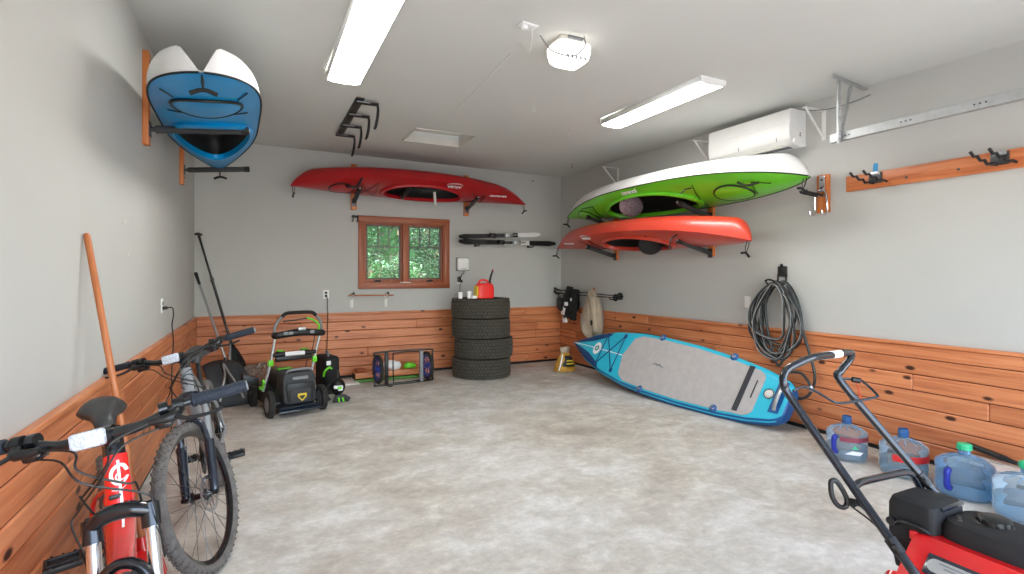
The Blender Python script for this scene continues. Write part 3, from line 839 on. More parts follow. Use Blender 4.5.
dtext(.42, .80, .062, 'ARUBA', .15); dtext(1.12, .78, .040, 'SUN DOLPHIN')
g = G(); g.tube([(2.12, 6.76, 2.50), (2.125, 6.75, 2.40), (2.128, 6.745, 2.33)], .018, n=10); ob = g.build('paddle_shaft', M['offwhite']); tag(ob, 'pale grey tube end poking out of the cockpit above the window', 'tube')
# red-orange kayak under the green one
fr = frame((4.07, 5.08, 1.805), (0.0, -1, -0.0246), (-math.sin(roll), 0, -math.cos(roll)))
t, dtext, dz_, pr_ = kayak('kayak', 'orange red kayak hung upside down below the green and white one', fr, 3.46, .345, .215, .045, .06, 'orange_red', 'orange_red', ends=((2.0, .95), (2.6, .85)), prof=(.30, .12),
    cock=(0.1, .60, .24), seam=False, seat=(0.36, 'blackmatte', -.5, .17, .05), hatches=(), toggle_len=.11,
    bungees=(((-.85, -.2), (-.62, .2), (-.62, -.2), (-.85, .2)),), straps=((((.98, .2, .0), (.98, .26, .08), (.99, .27, .20)), .008, 'black'),))
dtext(-.62, .82, .062, 'ARUBA', .12); dtext(-1.2, .75, .040, 'SUN DOLPHIN')
# green and white kayak
roll2 = math.radians(19)
fr = frame((4.075, 4.66, 2.25), (0.0, -1, -0.0065), (-math.sin(roll2), 0, -math.cos(roll2)))
t, dtext, dz_, pr_ = kayak('kayak', 'lime green kayak with white hull, upside down on the upper rack arms', fr, 3.72, .365, .225, .085, .04, 'white_hull', 'green_kayak', ends=((2.2, .9), (2.8, .8)), prof=(.34, .14),
    cock=(-.06, .74, .27), seam=True, seat=(-.42, 'pinkgrey', -.5, .17, .03), hatches=((1.12, (.20, .15), 'green_kayak', .009), (-1.28, (.18, .15), 'green_kayak', .007)),
    bungees=(((.62, -.2), (.80, .24)), ((1.32, -.08), (1.40, .12), (1.55, .05)), ((-1.1, -.2), (-.95, .2), (-1.25, .18))), straps=((((1.28, .16, .01), (1.36, .12, .03), (1.48, .12, .03)), .010, 'black'), (((.76, .2, .0), (.74, .26, .06), (.72, .28, .12)), .006, 'black')))
# dark marking on the green deck edge
dtext(-.10, .86, .062, 'JOURNEY')
# blue and white kayak on the left wall
fr = frame((-.315, 4.62, 2.505), (0.035, -1, -0.035), (.10, 0, -1))
t, dtext, dz_, pr_ = kayak('kayak', 'blue kayak with twin white hull ridges, upside down above the bicycles', fr, 3.34, .31, .18, .075, .07, 'white_hull', 'blue_kayak', ends=((2.0, .9), (4.6, .56)), prof=(.25, .04),
    cock=(-.10, .68, .255), egg=-.25, tunnel=.92, seam=True, seat=(.38, 'black', -.4, .17, -.02), hatches=((1.02, (.20, .185), 'blue_kayak', .010),),
    bungees=(((.80, -.22), (.92, 0), (.80, .22)), ((1.28, -.21), (1.18, -.16)), ((1.28, .21), (1.18, .16)), ((.90, -.14), (1.1, .1)), ((.90, .14), (1.1, -.1))), box=.62, toggle_len=.07)

# ------------------------------------------------------------------ kayak racks: a wall board with foam-covered arms
def rack(label, axis, u, wall, out, z0, z1, arms, group, bw=.075, bt=.036):
    """axis: run of the wall; u position along it; arms: (z root, rise, length)"""
    def P(a, b, c):  # along, out from wall, up
        return V((a, wall + out * b, c)) if axis == 'x' else V((wall + out * b, a, c))
    t = thing('kayak_rack', label, 'rack', tuple(P(u, 0, z0)), group)
    g = G(); c = P(u, bt / 2, (z0 + z1) / 2); s = (bw, bt, z1 - z0) if axis == 'x' else (bt, bw, z1 - z0)
    g.box(c, s, bev=.003); g.build('board', M['board'], t)
    for zz in (z0 + .07, z1 - .07):
        g = G(); g.cyl(P(u, bt, zz), P(u, bt + .006, zz), .009, n=12); g.build('screw', M['darksteel'], t)
    for (za, rise, ln, m_) in arms:
        a = P(u, bt, za); b = P(u, bt + ln, za + rise); dr = (b - a).normalized()
        g = G(); g.box(P(u, bt + .004, za), (.06, .008, .10) if axis == 'x' else (.008, .06, .10), bev=.002)
        g.cyl(a, a + dr * .04, .016); ar = g.build('arm', M['darksteel'], t)
        g = G(); g.tube([a + dr * .03, a + dr * .035, b - dr * .05, b - dr * .045], [.020, .026, .026, .020], n=16); g.build('foam_sleeve', M[m_], ar)
        g = G(); g.tube([b - dr * .055, b - dr * .05, b - dr * .004, b], [.022, .029, .029, .024], n=16); g.build('end_cap', M['blackmatte'], ar)
        g = G(); g.cyl(b - dr * .001, b + dr * .006, .013, n=12); g.build('end_plug', M['galv'], ar)
rg = 'wooden kayak racks'
rack('cedar rack board under the cockpit end of the window, blunt end of the red kayak', 'x', 1.17, D, -1, 2.28, 2.90, [(2.375, .125, .47, 'foam')], rg)
rack('cedar rack board holding the pointed end of the red kayak over the skis', 'x', 2.80, D, -1, 2.275, 2.88, [(2.365, .125, .47, 'foam')], rg)
rack('cedar rack board with two arms, nearest the air conditioner', 'y', 4.19, R, -1, 1.595, 2.50, [(2.02, .135, .47, 'foam'), (1.63, .125, .47, 'foam')], rg)
rack('cedar rack board with two arms, nearest the room corner', 'y', 5.88, R, -1, 1.595, 2.50, [(2.045, .13, .47, 'foam'), (1.645, .125, .47, 'foam')], rg)
rack('tall cedar board behind the near end of the blue kayak', 'y', 4.25, L, 1, 2.265, 2.895, [(2.375, .06, .60, 'foam')], rg)
rack('cedar board behind the far end of the blue kayak', 'y', 6.08, L, 1, 2.285, 2.72, [(2.43, .06, .58, 'foam')], rg)

# ------------------------------------------------------------------ air conditioner
t = thing('air_conditioner', 'white wall air conditioner above the green kayak', 'air conditioner', (R, 3.52, 2.53))
y0, y1, zb, zt = 3.11, 4.04, 2.545, 2.875
prof = [(0, zb + .01), (-.10, zb), (-.175, zb + .022), (-.212, zb + .06), (-.222, zb + .12), (-.216, zt - .02), (-.205, zt), (0, zt)]
g = G(); g.loft([[V((R + a, yy, b)) for a, b in prof] for yy in (y0, y1)], wrap=True, caps=True); g.build('casing', M['white'], t, smooth=30)
g = G(); g.loft([[V((R + a - .004, yy, b)) for a, b in [(-.2135, zb + .068), (-.222, zb + .12), (-.2165, zt - .022), (-.2055, zt - .002), (-.20, zt - .004), (-.212, zb + .12), (-.205, zb + .07)]] for yy in (y0 + .006, y1 - .006)]); g.build('front_panel', M['white'], t, smooth=30)
g = G(); g.box((R - .225, (y0 + y1) / 2 - .12, zt - .115), (.006, .72, .012), bev=.002); g.build('chrome_line', M['logo'], t)
g = G(); g.box((R - .185, (y0 + y1) / 2, zb + .012), (.085, y1 - y0 - .12, .008), rot=Matrix.Rotation(-.45, 4, 'Y')); g.build('louver', M['offwhite'], t)
g = G(); g.box((R - .12, (y0 + y1) / 2 - .04, zb + .001), (.05, y1 - y0 - .2, .006)); g.build('outlet_slot', M['grey'], t)
for yy in (3.24, 3.66):
    g = G(); g.box((R - .2215, yy, zb + .075), (.004, .004, .04)); g.build('panel_seam', M['grey'], t)
g = G(); g.cyl((R - .212, 3.07, zb + .035), (R - .218, 3.07, zb + .035), .014); g.build('sensor', M['logo'], t)
for zz in (zb + .08, zb + .10):
    g = G(); g.cyl((R - .08, y0, zz + .02), (R - .08, y0 - .003, zz + .02), .008); g.build('screw', M['grey'], t)

# ------------------------------------------------------------------ white shelf brackets on the right wall
def bracket(y, zt, label, ln=.27, h=.26, up=True):
    t = thing('shelf_bracket', label, 'bracket', (R, y, zt), 'white shelf brackets')
    g = G(); g.box((R - .004, y, zt - h / 2), (.008, .036, h), bev=.002); g.build('wall_leg', M['white_metal'], t)
    g = G(); g.box((R - ln / 2, y, zt - .004), (ln, .034, .008), bev=.002); g.build('top_arm', M['white_metal'], t)
    g = G(); g.tube([(R - .008, y, zt - h + .02), (R - ln + .03, y, zt - .01)], .013, n=8, flat=.5, up=(0, 1, 0)); g.build('brace', M['white_metal'], t)
bracket(4.21, 2.84, 'white bracket at the far end of the air conditioner', )
bracket(2.94, 2.83, 'white bracket between the air conditioner and the steel door track')
bracket(5.86, 2.865, 'white bracket above the far end of the green kayak')
g = G(); g.tube([(R - .25, 3.02, 2.835), (R - .2, 2.92, 2.80), (R - .10, 2.80, 2.80), (R - .02, 2.66, 2.83), (R - .01, 2.55, 2.85)], .005, n=6, spline=6); tag(g.build('cable', M['grey']), 'thin grey cable sagging from the air conditioner to the track hanger', 'cable')

# ------------------------------------------------------------------ galvanised door track and hanger
tx = 4.10
t = thing('door_track', 'galvanised steel overhead door track running out along the wall', 'track', (tx, 2.6, 2.46))
def rail(y0, y1, z, h=.062, d=.045):
    prof = [(0, -h / 2), (0, h / 2), (d * .5, h / 2 + .008), (d, h / 2), (d, h / 2 - .012), (d - .006, h / 2 - .012), (d - .006, h / 2 - .006), (.006, h / 2 - .006), (.006, -h / 2 + .006), (d - .006, -h / 2 + .006), (d - .006, -h / 2 + .02), (d, -h / 2 + .02), (d, -h / 2), (d * .5, -h / 2 - .006)]
    g = G(); g.loft([[V((tx - .02 + a, yy, z + b)) for a, b in prof] for yy in (y0, y1)]); return g
rail(-.6, 2.64, 2.47).build('rail', M['galv'], t, smooth=20)
for k in range(6):
    for dy in (-.03, 0.0, .03):
        y = 2.52 - k * .42 + dy
        g = G(); g.cyl((tx - .019, y, 2.47), (tx - .0225, y, 2.47), .006, n=8); g.build('slot', M['darksteel'], t)
t = thing('track_hanger', 'perforated galvanised angle bracket hanging the door track from the ceiling', 'bracket', (tx + .05, 2.56, zc(tx, 2.56)))
zt = zc(tx, 2.55) - .002
def perf(p0, p1, w, n, name, leg=(0, 1, 0)):
    p0 = V(p0); p1 = V(p1); d = (p1 - p0); ln = d.length; ex = d.normalized(); lg = V(leg); lg = (lg - ex * lg.dot(ex)).normalized(); nn = ex.cross(lg)
    g = G()
    for (a, b) in ((lg, nn), (nn, lg)):
        # flange as strips round the holes
        m = n
        st = ln / m
        for k in range(m):
            q = p0 + ex * (st * k)
            for (u0, u1, v0, v1) in ((0, st, 0, w * .32), (0, st, w * .68, w), (0, st * .45, w * .32, w * .68)):
                c = q + ex * ((u0 + u1) / 2) + a * ((v0 + v1) / 2)
                mm = Matrix(((ex.x, a.x, b.x, c.x), (ex.y, a.y, b.y, c.y), (ex.z, a.z, b.z, c.z), (0, 0, 0, 1)))
                r_ = bmesh.ops.create_cube(g.bm, size=1); bmesh.ops.transform(g.bm, matrix=mm @ Matrix.Diagonal((u1 - u0, v1 - v0, .003, 1)), verts=r_['verts'])
    return g.build(name, M['galv'], t, smooth=0)
perf((3.95, 2.53, zt - .036), (4.455, 2.60, zt - .034), .034, 16, 'ceiling_angle', (0, 0, 1))
perf((tx - .03, 2.545, 2.42), (tx - .03, 2.55, zt - .02), .034, 18, 'drop_angle', (0, 1, 0))
perf((tx - .005, 2.56, 2.45), (tx + .16, 2.575, zt - .03), .030, 18, 'diagonal_brace', (0, 1, 0))
for zz in (2.45, 2.49):
    g = G(); g.cyl((tx - .04, 2.56, zz), (tx - .055, 2.56, zz), .009, n=6); g.build('bolt', M['steel'], t)

# ------------------------------------------------------------------ wooden hook rails
def zig(p, d1, n, amp, r):
    """black rubber-coated wavy tool arm pointing out from the wall"""
    pts = []
    for k in range(n):
        pts.append(V(p) + V(d1) * (k / (n - 1)) + V((0, 0, amp * (1 if k % 2 else -1) + .02 * k / n)))
    return pts
t = thing('hook_rail', 'long cedar board on the wall carrying two black wavy tool holders', 'hook rail', (R, 2.0, 2.1))
g = G(); g.box((R - .013, 1.88, 2.152), (.026, 1.71, .128), rot=Matrix.Rotation(0, 4, 'X'), bev=.003); g.build('board', M['board_h'], t)
for y in (2.50, 1.72):
    g = G(); g.box((R - .03, y, 2.165), (.008, .10, .085), bev=.004); pl = g.build('holder_plate', M['darksteel'], t)
    g = G(); g.box((R - .036, y, 2.20), (.006, .075, .03), bev=.004); g.build('plate_tab', M['steel'], pl)
    for dy in (.045, -.055):
        g = G(); pts = [(R - .03, y + dy - .03, 2.125), (R - .06, y + dy - .02, 2.135), (R - .09, y + dy, 2.13), (R - .12, y + dy, 2.155), (R - .15, y + dy + .01, 2.15), (R - .18, y + dy + .015, 2.178), (R - .21, y + dy + .02, 2.172), (R - .235, y + dy + .03, 2.205)]
        g.tube(pts, .0095, n=8); g.build('wavy_arm', M['black'], pl)
for y in (2.28, 1.95):
    g = G(); g.cyl((R - .026, y, 2.135), (R - .031, y, 2.135), .009, n=12); g.build('screw', M['darksteel'], t)
g = G(); g.box((R - .0015, 2.515, 2.255), (.003, .035, .065), rot=Matrix.Rotation(.08, 4, 'X')); tag(g.build('tape_strip', M['tape']), 'small strip of blue tape above the long cedar hook board', 'tape')
# chrome double hook on short board
hy, hz0 = 2.935, 2.10
t = thing('wall_hook', 'chrome double hook on a short upright cedar block beside the green kayak', 'hook', (R, hy, 1.93))
g = G(); g.box((R - .016, hy, hz0), (.032, .105, .33), bev=.003); g.build('board', M['board'], t)
g = G(); g.box((R - .037, hy, hz0 + .085), (.008, .055, .14), bev=.012); g.build('plate', M['chrome'], t)
for zz in (hz0 + .05, hz0 + .12):
    g = G(); g.cyl((R - .04, hy, zz), (R - .045, hy, zz), .009, n=12); g.build('screw', M['darksteel'], t)
for sg in (-1, 1):
    g = G(); g.tube([(R - .042, hy + sg * .012, hz0 + .04), (R - .055, hy + sg * .045, hz0 + .0), (R - .055, hy + sg * .055, hz0 - .08), (R - .05, hy + sg * .055, hz0 - .15), (R - .07, hy + sg * .055, hz0 - .185), (R - .11, hy + sg * .055, hz0 - .185), (R - .125, hy + sg * .055, hz0 - .15)], .008, n=8, spline=4); g.build('wire_hook', M['chrome'], t)
g = G(); g.tube([(R - .055, hy + .05, hz0 - .02), (R - .055, hy - .05, hz0 - .02)], .006, n=8); g.build('cross_wire', M['chrome'], t)
for dy in (-.015, .035):
    g = G(); g.tube([(R - .04, hy + dy, hz0 - .015), (R - .14, hy + dy, hz0 - .01), (R - .24, hy + dy + .012, hz0 + .004), (R - .25, hy + dy + .014, hz0 + .02)], .012, n=10, spline=3); g.build('prong', M['black'], t)
# ------------------------------------------------------------------ bicycles
def bike(name, label, x, y, head, lean, steer, r, bw, sad, cols, crank=(1.0, 0.0), tread=(56, 3), style='red'):
    Fm = Matrix.Translation((x, y, 0)) @ Matrix.Rotation(head, 4, 'Z') @ Matrix.Rotation(lean, 4, 'X')
    t = thing(name, label, 'bicycle', (x, y, 0))
    fcol, seatm, forkm, stanm = cols
    u = V((-.358, 0, .934)); pf = V((.934, 0, .358))
    A = V((1.13, 0, r)); Q = A - .045 * pf
    Rs = Matrix.Translation(Q) @ Matrix.Rotation(steer, 4, u) @ Matrix.Translation(-Q)
    FS = Fm @ Rs                                                # steered group
    rear = V((0, 0, r)); bb = V((.43, 0, r - .035)); ht = Q + .625 * u; hb = Q + .505 * u; st_ = V((.275, 0, .70 if sad > .9 else .68))
    seat_dir = (st_ - bb).normalized()
    # frame
    g = G(Fm)
    g.tube([bb, bb * .25 + hb * .75 + V((0, 0, .0)), hb + u * .01 + V((-.01, 0, 0))], [.034, .037, .034], n=16, spline=5)      # down tube
    g.tube([st_ - seat_dir * .06, st_ * .45 + ht * .55 + V((0, 0, -.015)), ht - u * .03], [.019, .022, .027], n=14, spline=5)  # top tube
    g.tube([bb, st_], [.018, .017], n=14)
    g.tube([hb - u * .005, ht + u * .005], [.031, .027], n=18)
    for s in (-1, 1):
        g.tube([bb + V((-.02, s * .02, 0)), (bb + rear) / 2 + V((0, s * .05, .005)), rear + V((.02, s * .065, .005))], [.013, .011, .009], n=10, spline=4)
        g.tube([st_ - seat_dir * .05 + V((-.01, s * .012, 0)), (st_ + rear) / 2 + V((-.02, s * .05, .03)), rear + V((.01, s * .065, .012))], [.010, .009, .008], n=10, spline=4)
        g.box(rear + V((.005, s * .067, 0)), (.05, .008, .05), bev=.006)
    g.cyl(bb + V((0, -.037, 0)), bb + V((0, .037, 0)), .024)
    fr_ = g.build('frame', M[fcol], t)
    # marks on the tubes
    if style == 'red':
        c = hb * .60 + bb * .40; dd = (bb - hb).normalized(); nn = V((-dd.z, 0, dd.x)); nn = nn if nn.x > 0 else -nn
        def onhead(a, b):
            a *= .8; b = .012 + (b - .012) * .85      # a across (y), b down along the head and down tube front
            p = (ht + (hb - ht) * (b / .12)) if b < .12 else hb + dd * (b - .12)
            rr = .030 if b < .12 else .037
            q = max(-.95, min(.95, a / rr)); fwd = V((.934, 0, .358)) if b < .12 else nn
            return p + V((0, a, 0)) + fwd * (rr * math.sqrt(1 - q * q) + .0015)
        for pts, w_ in (([(0.004, .012 + .20 * k / 8) for k in range(9)], .0035),
                        ([(.026, .045), (.018, .03), (.004, .028), (-.012, .038), (-.018, .058), (-.010, .078), (.004, .084)], .005),
                        ([(.004, .052), (-.004, .056), (-.006, .066), (.0, .074)], .004),
                        ([(.002, .084), (.016, .078), (.026, .062), (.018, .070), (.004, .072)], .0045),
                        ([(-.018, .098), (-.004, .102), (.010, .098), (.024, .086)], .0025)):
            g = G(Fm); g.tube([onhead(a, b) for a, b in pts], w_, n=6, spline=3, flat=.35); g.build('frame_mark', M['logo'], fr_)
        g = G(Fm); g.box(onhead(-.012, .118) + V((.001, 0, 0)), (.006, .026, .012), bev=.003); g.build('cable_port', M['black'], fr_)
    else:
        for k in range(5):
            b0 = ht + (hb - ht) * (.1 + .17 * k)
            g = G(Fm); g.tube([b0 + V((.029 * math.cos(a), .030 * math.sin(a), .012 * math.sin(a * 2 + k))) for a in [-1.2 + .3 * j for j in range(9)]], .0045, n=6, flat=.4); g.build('frame_mark', M['darkblue'], fr_)
    # fork
    g = G(FS); crown = Q + .455 * u
    g.tube([crown + V((0, -.066, .012)) , crown + V((.006, -.035, .03)), crown + V((.004, 0, .036)), crown + V((.006, .035, .03)), crown + V((0, .066, .012))], [.019, .021, .024, .021, .019], n=14, spline=5)
    for s in (-1, 1):
        g.tube([crown + V((0, s * .066, 0)) - u * .03, crown + V((0, s * .066, 0)) + u * .03], [.0235, .0235], n=18)
        g.tube([crown + V((0, s * .066, 0)) + u * .03, crown + V((0, s * .066, 0)) + u * .036], [.016, .013], n=14)
    fk = g.build('fork_crown', M[forkm], t)
    for s in (-1, 1):
        top = crown + V((0, s * .066, 0)) - u * .03; low = A + V((-.03, s * .066, .0)) + u * .22
        g = G(FS); g.tube([top, low], .0165, n=18); g.build('stanchion', M[stanm], fk)
    g = G(FS)
    for s in (-1, 1):
        low = A + V((-.03, s * .066, .0)) + u * .22
        g.tube([low + u * .01, low, A + V((-.022, s * .066, .02)), A + V((-.004, s * .060, -.012))], [.021, .0225, .020, .014], n=16, spline=3)
    arch = A + u * (r + .035) - pf * .045 + V((.03, 0, 0))
    l0 = A + V((-.03, 0, 0)) + u * .22
    g.tube([l0 + V((.004, -.066, 0)), l0 + u * .10 + V((.012, -.050, 0)), l0 + u * .135 + V((.016, 0, 0)), l0 + u * .10 + V((.012, .050, 0)), l0 + V((.004, .066, 0))], [.016, .014, .014, .014, .016], n=10, spline=5)
    g.build('fork_lowers', M[forkm], fk)
    # stem and bar
    sc = Q + .665 * u; bc = Q + .68 * u + .06 * pf
    g = G(FS); g.tube([ht + u * .004, ht + u * .075], [.024, .022], n=18); g.tube([sc, bc], [.020, .021], n=16); g.cyl(bc + V((0, -.026, 0)), bc + V((0, .026, 0)), .024)
    g.cyl(ht + u * .075, ht + u * .082, .018)
    g.build('stem', M['blackgloss'], t)
    g = G(FS)
    bar = [bc, bc + V((.0, .05, 0)), bc + V((-.002, .10, .004)), bc + V((-.012, .16, .024)), bc + V((-.020, .20, .030)), bc + V((-.05, bw, .03))]
    full = [V((p.x, -p.y, p.z)) for p in bar[:0:-1]] + bar
    g.tube(full, [.0115] * 3 + [.013, .0155, .0158, .0155, .013] + [.0115] * 3, n=14, spline=4)
    hbar = g.build('handlebar', M['blackgloss'], t)
    for s in (-1, 1):
        e = V((bc.x - .05, s * bw, bc.z + .03)); d_ = (e - V((bc.x - .02, s * .20, bc.z + .03))).normalized(); i0 = e - d_ * .135
        g = G(FS); g.tube([i0, i0 + d_ * .004, i0 + d_ * .012, i0 + d_ * .013, e - d_ * .004, e + d_ * .004], [.015, .019, .019, .0165, .0175, .016], n=16); g.build('grip', M['grip'], hbar)
        g = G(FS); g.cyl(e + d_ * .004, e + d_ * .008, .0145); g.build('bar_plug', M['grey'], hbar)
        lv = i0 - d_ * .03
        g = G(FS); g.cyl(lv - d_ * .012, lv + d_ * .012, .019)
        g.tube([lv + V((.018, 0, -.012)), lv + V((.045, s * -.01, -.018)), lv + V((.05, s * -.06, -.018))], [.014, .014, .009], n=10, spline=3)
        g.tube([lv + V((.045, 0, -.018)), lv + V((.066, s * .03, -.026)), lv + V((.068, s * .08, -.028)), lv + V((.060, s * .115, -.024))], [.009, .0075, .0065, .007], n=8, spline=4, flat=.7)
        g.build('brake_lever', M['black'], hbar)
        g = G(FS); sh = lv - d_ * .035
        g.box(sh + V((.01, 0, -.03)), (.05, .045, .035), bev=.010); g.cyl(sh - d_ * .01, sh + d_ * .01, .018); g.tube([sh + V((-.01, 0, -.035)), sh + V((-.04, s * .02, -.03))], [.006, .008], n=8)
        g.build('shifter', M['blackgloss'], hbar)
        # cables
        g = G(FS); p0 = lv + V((.05, s * -.06, -.018))
        g.tube([p0, p0 + V((.03, -s * .08, -.02)), bc + V((.09, s * .03, -.05)), bc + V((.06, -s * .045, -.12)), crown + V((.02, -s * .06, .10)), crown + V((-.01, -s * .05, .02))], .0028, n=6, spline=6); g.build('cable', M['black'], hbar)
        g = G(FS); p0 = sh + V((.035, -s * .01, -.04))
        g.tube([p0, p0 + V((.05, -s * .07, -.01)), bc + V((.11, s * .02, -.075)), bc + V((.05, -s * .07, -.16)), crown + V((.03, -s * .09, .03)), crown + V((.01, -s * .075, -.12))], .0026, n=6, spline=6); g.build('cable', M['black'], hbar)
    g = G(FS); g.box(bc + V((.034, -.018, .008)), (.022, .078, .044), rot=Matrix.Rotation(-.25, 4, 'Y'), bev=.008); g.build('reflector', M['reflector'], hbar)
    # saddle and post
    sp = st_ + seat_dir * (sad - .05 - st_.z) / seat_dir.z
    g = G(Fm); g.cyl(st_ - seat_dir * .02, sp, .0138); g.cyl(st_ - seat_dir * .012, st_ + seat_dir * .014, .023); g.tube([sp + V((-.03, 0, 0)), sp + V((.03, 0, .004))], .016, n=12); g.build('seat_post', M['blackgloss'], t)
    g = G(Fm); rings = []
    sx = sp.x; sz = sad
    for xx, w_, zz, hh in ((-.145, .040, -.004, .02), (-.135, .066, .010, .035), (-.10, .078, .012, .048), (-.05, .064, .004, .05), (0, .042, -.006, .046), (.06, .034, -.012, .044), (.11, .030, -.024, .042), (.13, .016, -.034, .024)):
        ring = []
        for k in range(20):
            a = 2 * PI * k / 20; cy, cz = math.cos(a), math.sin(a)
            drop = -.040 * abs(cy) ** 2 * (w_ / .09)
            ring.append(V((sx + xx, w_ * math.copysign(abs(cy) ** .8, cy), sz + zz + drop + (hh * .42 * cz if cz > 0 else hh * .62 * cz))))
        rings.append(ring)
    g.loft(rings); sd = g.build('saddle', M[seatm], t, smooth=70)
    for s in (-1, 1):
        g = G(Fm); g.tube([V((sx - .11, s * .03, sz - .028)), V((sx - .05, s * .022, sz - .045)), V((sx + .04, s * .022, sz - .043)), V((sx + .09, s * .012, sz - .02))], .0035, n=6, spline=4); g.build('saddle_rail', M['steel'], sd)
    # wheels
    def wheel(c, FF, front):
        tyre_r = .029
        R_ = r - tyre_r
        prof = [(R_ - .016, -.012), (R_ - .008, -.024), (R_ + .006, -.0285), (R_ + .018, -.024), (R_ + .025, -.013), (R_ + .027, 0), (R_ + .025, .013), (R_ + .018, .024), (R_ + .006, .0285), (R_ - .008, .024), (R_ - .016, .012)]
        g = G(FF); g.lathe(prof, c=c, axis='Y', n=64)
        n_, _ = tread
        for k in range(n_ * 1):
            a = 2 * PI * k / n_
            for (oy, da, rr, sz_) in ((0.0055, 0, R_ + .0275, (.009, .009, .009)), (-0.0055, 0.4, R_ + .0275, (.009, .009, .009)), (.0165, .2, R_ + .0235, (.008, .009, .009)), (-.0165, .7, R_ + .0235, (.008, .009, .009)), (.0255, .5, R_ + .0165, (.007, .010, .008)), (-.0255, 0, R_ + .0165, (.007, .010, .008))):
                aa = a + da * 2 * PI / n_
                p = V(c) + V((rr * math.cos(aa), oy, rr * math.sin(aa)))
                g.box(p, sz_, rot=Matrix.Rotation(-aa, 4, 'Y') @ Matrix.Rotation(oy * 25, 4, 'Z'))
        w_ = thing_part('wheel', g, t)
        g = G(FF); g.lathe([(R_ - .017, -.013), (R_ - .010, -.0145), (R_ - .008, -.0145), (R_ - .008, .0145), (R_ - .010, .0145), (R_ - .017, .013), (R_ - .036, .005), (R_ - .036, -.005), (R_ - .017, -.013)], c=c, axis='Y', n=64); g.build('rim', M['blackgloss'], w_)
        g = G(FF); g.lathe([(0, -.062), (.008, -.062), (.009, -.045), (.026, -.036), (.026, -.030), (.014, -.026), (.014, .026), (.028, .030), (.028, .036), (.012, .05), (.008, .062), (0, .062)], c=c, axis='Y', n=20); g.build('hub', M['blackgloss'], w_)
        for k in range(28):
            s = 1 if k % 2 else -1; a = 2 * PI * k / 28; cr = .9 if (k // 2) % 2 else -.9
            p0 = V(c) + V((.026 * math.cos(a + cr), s * .031, .026 * math.sin(a + cr))); p1 = V(c) + V(((R_ - .034) * math.cos(a), s * .002, (R_ - .034) * math.sin(a)))
            g = G(FF); g.tube([p0, p1], .0013, n=5); g.build('spoke', M['darksteel'], w_)
        g = G(FF); rr = .085
        g.lathe([(rr - .018, .044), (rr, .044), (rr, .0465), (rr - .018, .0465), (rr - .018, .044)], c=c, axis='Y', n=36)
        for k in range(6):
            a = 2 * PI * k / 6; g.tube([V(c) + V((.02 * math.cos(a), .045, .02 * math.sin(a))), V(c) + V(((rr - .012) * math.cos(a + .5), .045, (rr - .012) * math.sin(a + .5)))], .004, n=6, flat=.4)
        g.build('brake_rotor', M['steel'], w_)
        return w_
    wheel(A, FS, True); wheel(rear, Fm, False)
    g = G(FS); g.box(A + V((-.09, .05, .055)), (.05, .022, .06), rot=Matrix.Rotation(.4, 4, 'Y'), bev=.008); g.cyl(A + V((0, .062, 0)), A + V((0, .085, 0)), .010); g.cyl(A + V((0, -.062, 0)), A + V((0, -.08, 0)), .011); g.build('brake_caliper', M['black'], fk)
    # crank, chain, derailleur, pedals
    ca, sa = crank
    g = G(Fm); g.lathe([(.03, -.052), (.082, -.052), (.086, -.048), (.082, -.044), (.03, -.044), (.03, -.052)], c=bb, axis='Y', n=36)
    pl, prr = bb + V((ca, 0, sa)) * .17, bb - V((ca, 0, sa)) * .17
    g.tube([bb + V((0, .045, 0)), pl + V((0, .07, 0))], [.014, .011], n=10, flat=.7); g.tube([bb + V((0, -.055, 0)), prr + V((0, -.08, 0))], [.014, .011], n=10, flat=.7)
    ck = g.build('crank', M['black'], t)
    for c, s in ((pl + V((0, .13, 0)), 1), (prr + V((0, -.14, 0)), -1)):
        g = G(Fm)
        g.cyl(c - V((0, s * .055, 0)), c + V((0, s * .045, 0)), .009, n=10)
        for xx in (-.042, .042):
            g.box(c + V((xx, 0, 0)), (.012, .092, .020), bev=.004)
        for yy in (-.046, .046):
            g.box(c + V((0, yy, 0)), (.094, .010, .018), bev=.003)
        g.box(c, (.012, .085, .016), bev=.003)
        for xx in (-.044, .044):
            for yy in (-.03, 0, .03):
                g.box(c + V((xx, yy, .011)), (.006, .006, .006))
        g.build('pedal', M['black'], ck)
    g = G(Fm); cy = -.048
    for dz0, dz1 in ((.084, .05), (-.084, -.05)):
        p0 = bb + V((0, cy, dz0)); p1 = rear + V((0, cy, dz1)); ln = (p1 - p0).length; n_ = int(ln / .0125)
        for k in range(n_):
            g.box(p0 + (p1 - p0) * ((k + .5) / n_), (.010, .006 if k % 2 else .008, .008), rot=Matrix.Rotation(-math.atan2((p1 - p0).z, (p1 - p0).x), 4, 'Y'))
    g.lathe([(.02, cy - .012), (.05, cy - .012), (.06, cy), (.05, cy + .012), (.02, cy + .012)], c=rear, axis='Y', n=30)
    g.build('drivetrain', M['darksteel'], t)
    g = G(Fm); g.box(rear + V((-.01, cy - .02, -.06)), (.03, .025, .06), bev=.008); g.box(rear + V((.02, cy - .01, -.13)), (.03, .014, .12), rot=Matrix.Rotation(.4, 4, 'Y'), bev=.006); g.build('derailleur', M['black'], t)
    return t
def thing_part(name, g, t):
    return g.build(name, M['biketyre'], t, smooth=30)
M['reflector'] = mat('reflector', (206, 212, 222), 0.15, var=0.25, scale=140, bump=0.5, bscale=180, coat=0.5)
bike('bicycle', 'red mountain bike leaning on the wainscot in front of the silver one', -.501, 2.587, -1.32, .0684, -.40, .335, .34, .90, ('red_bike', 'saddle', 'blackgloss', 'chrome'), crank=(.42, -.907))
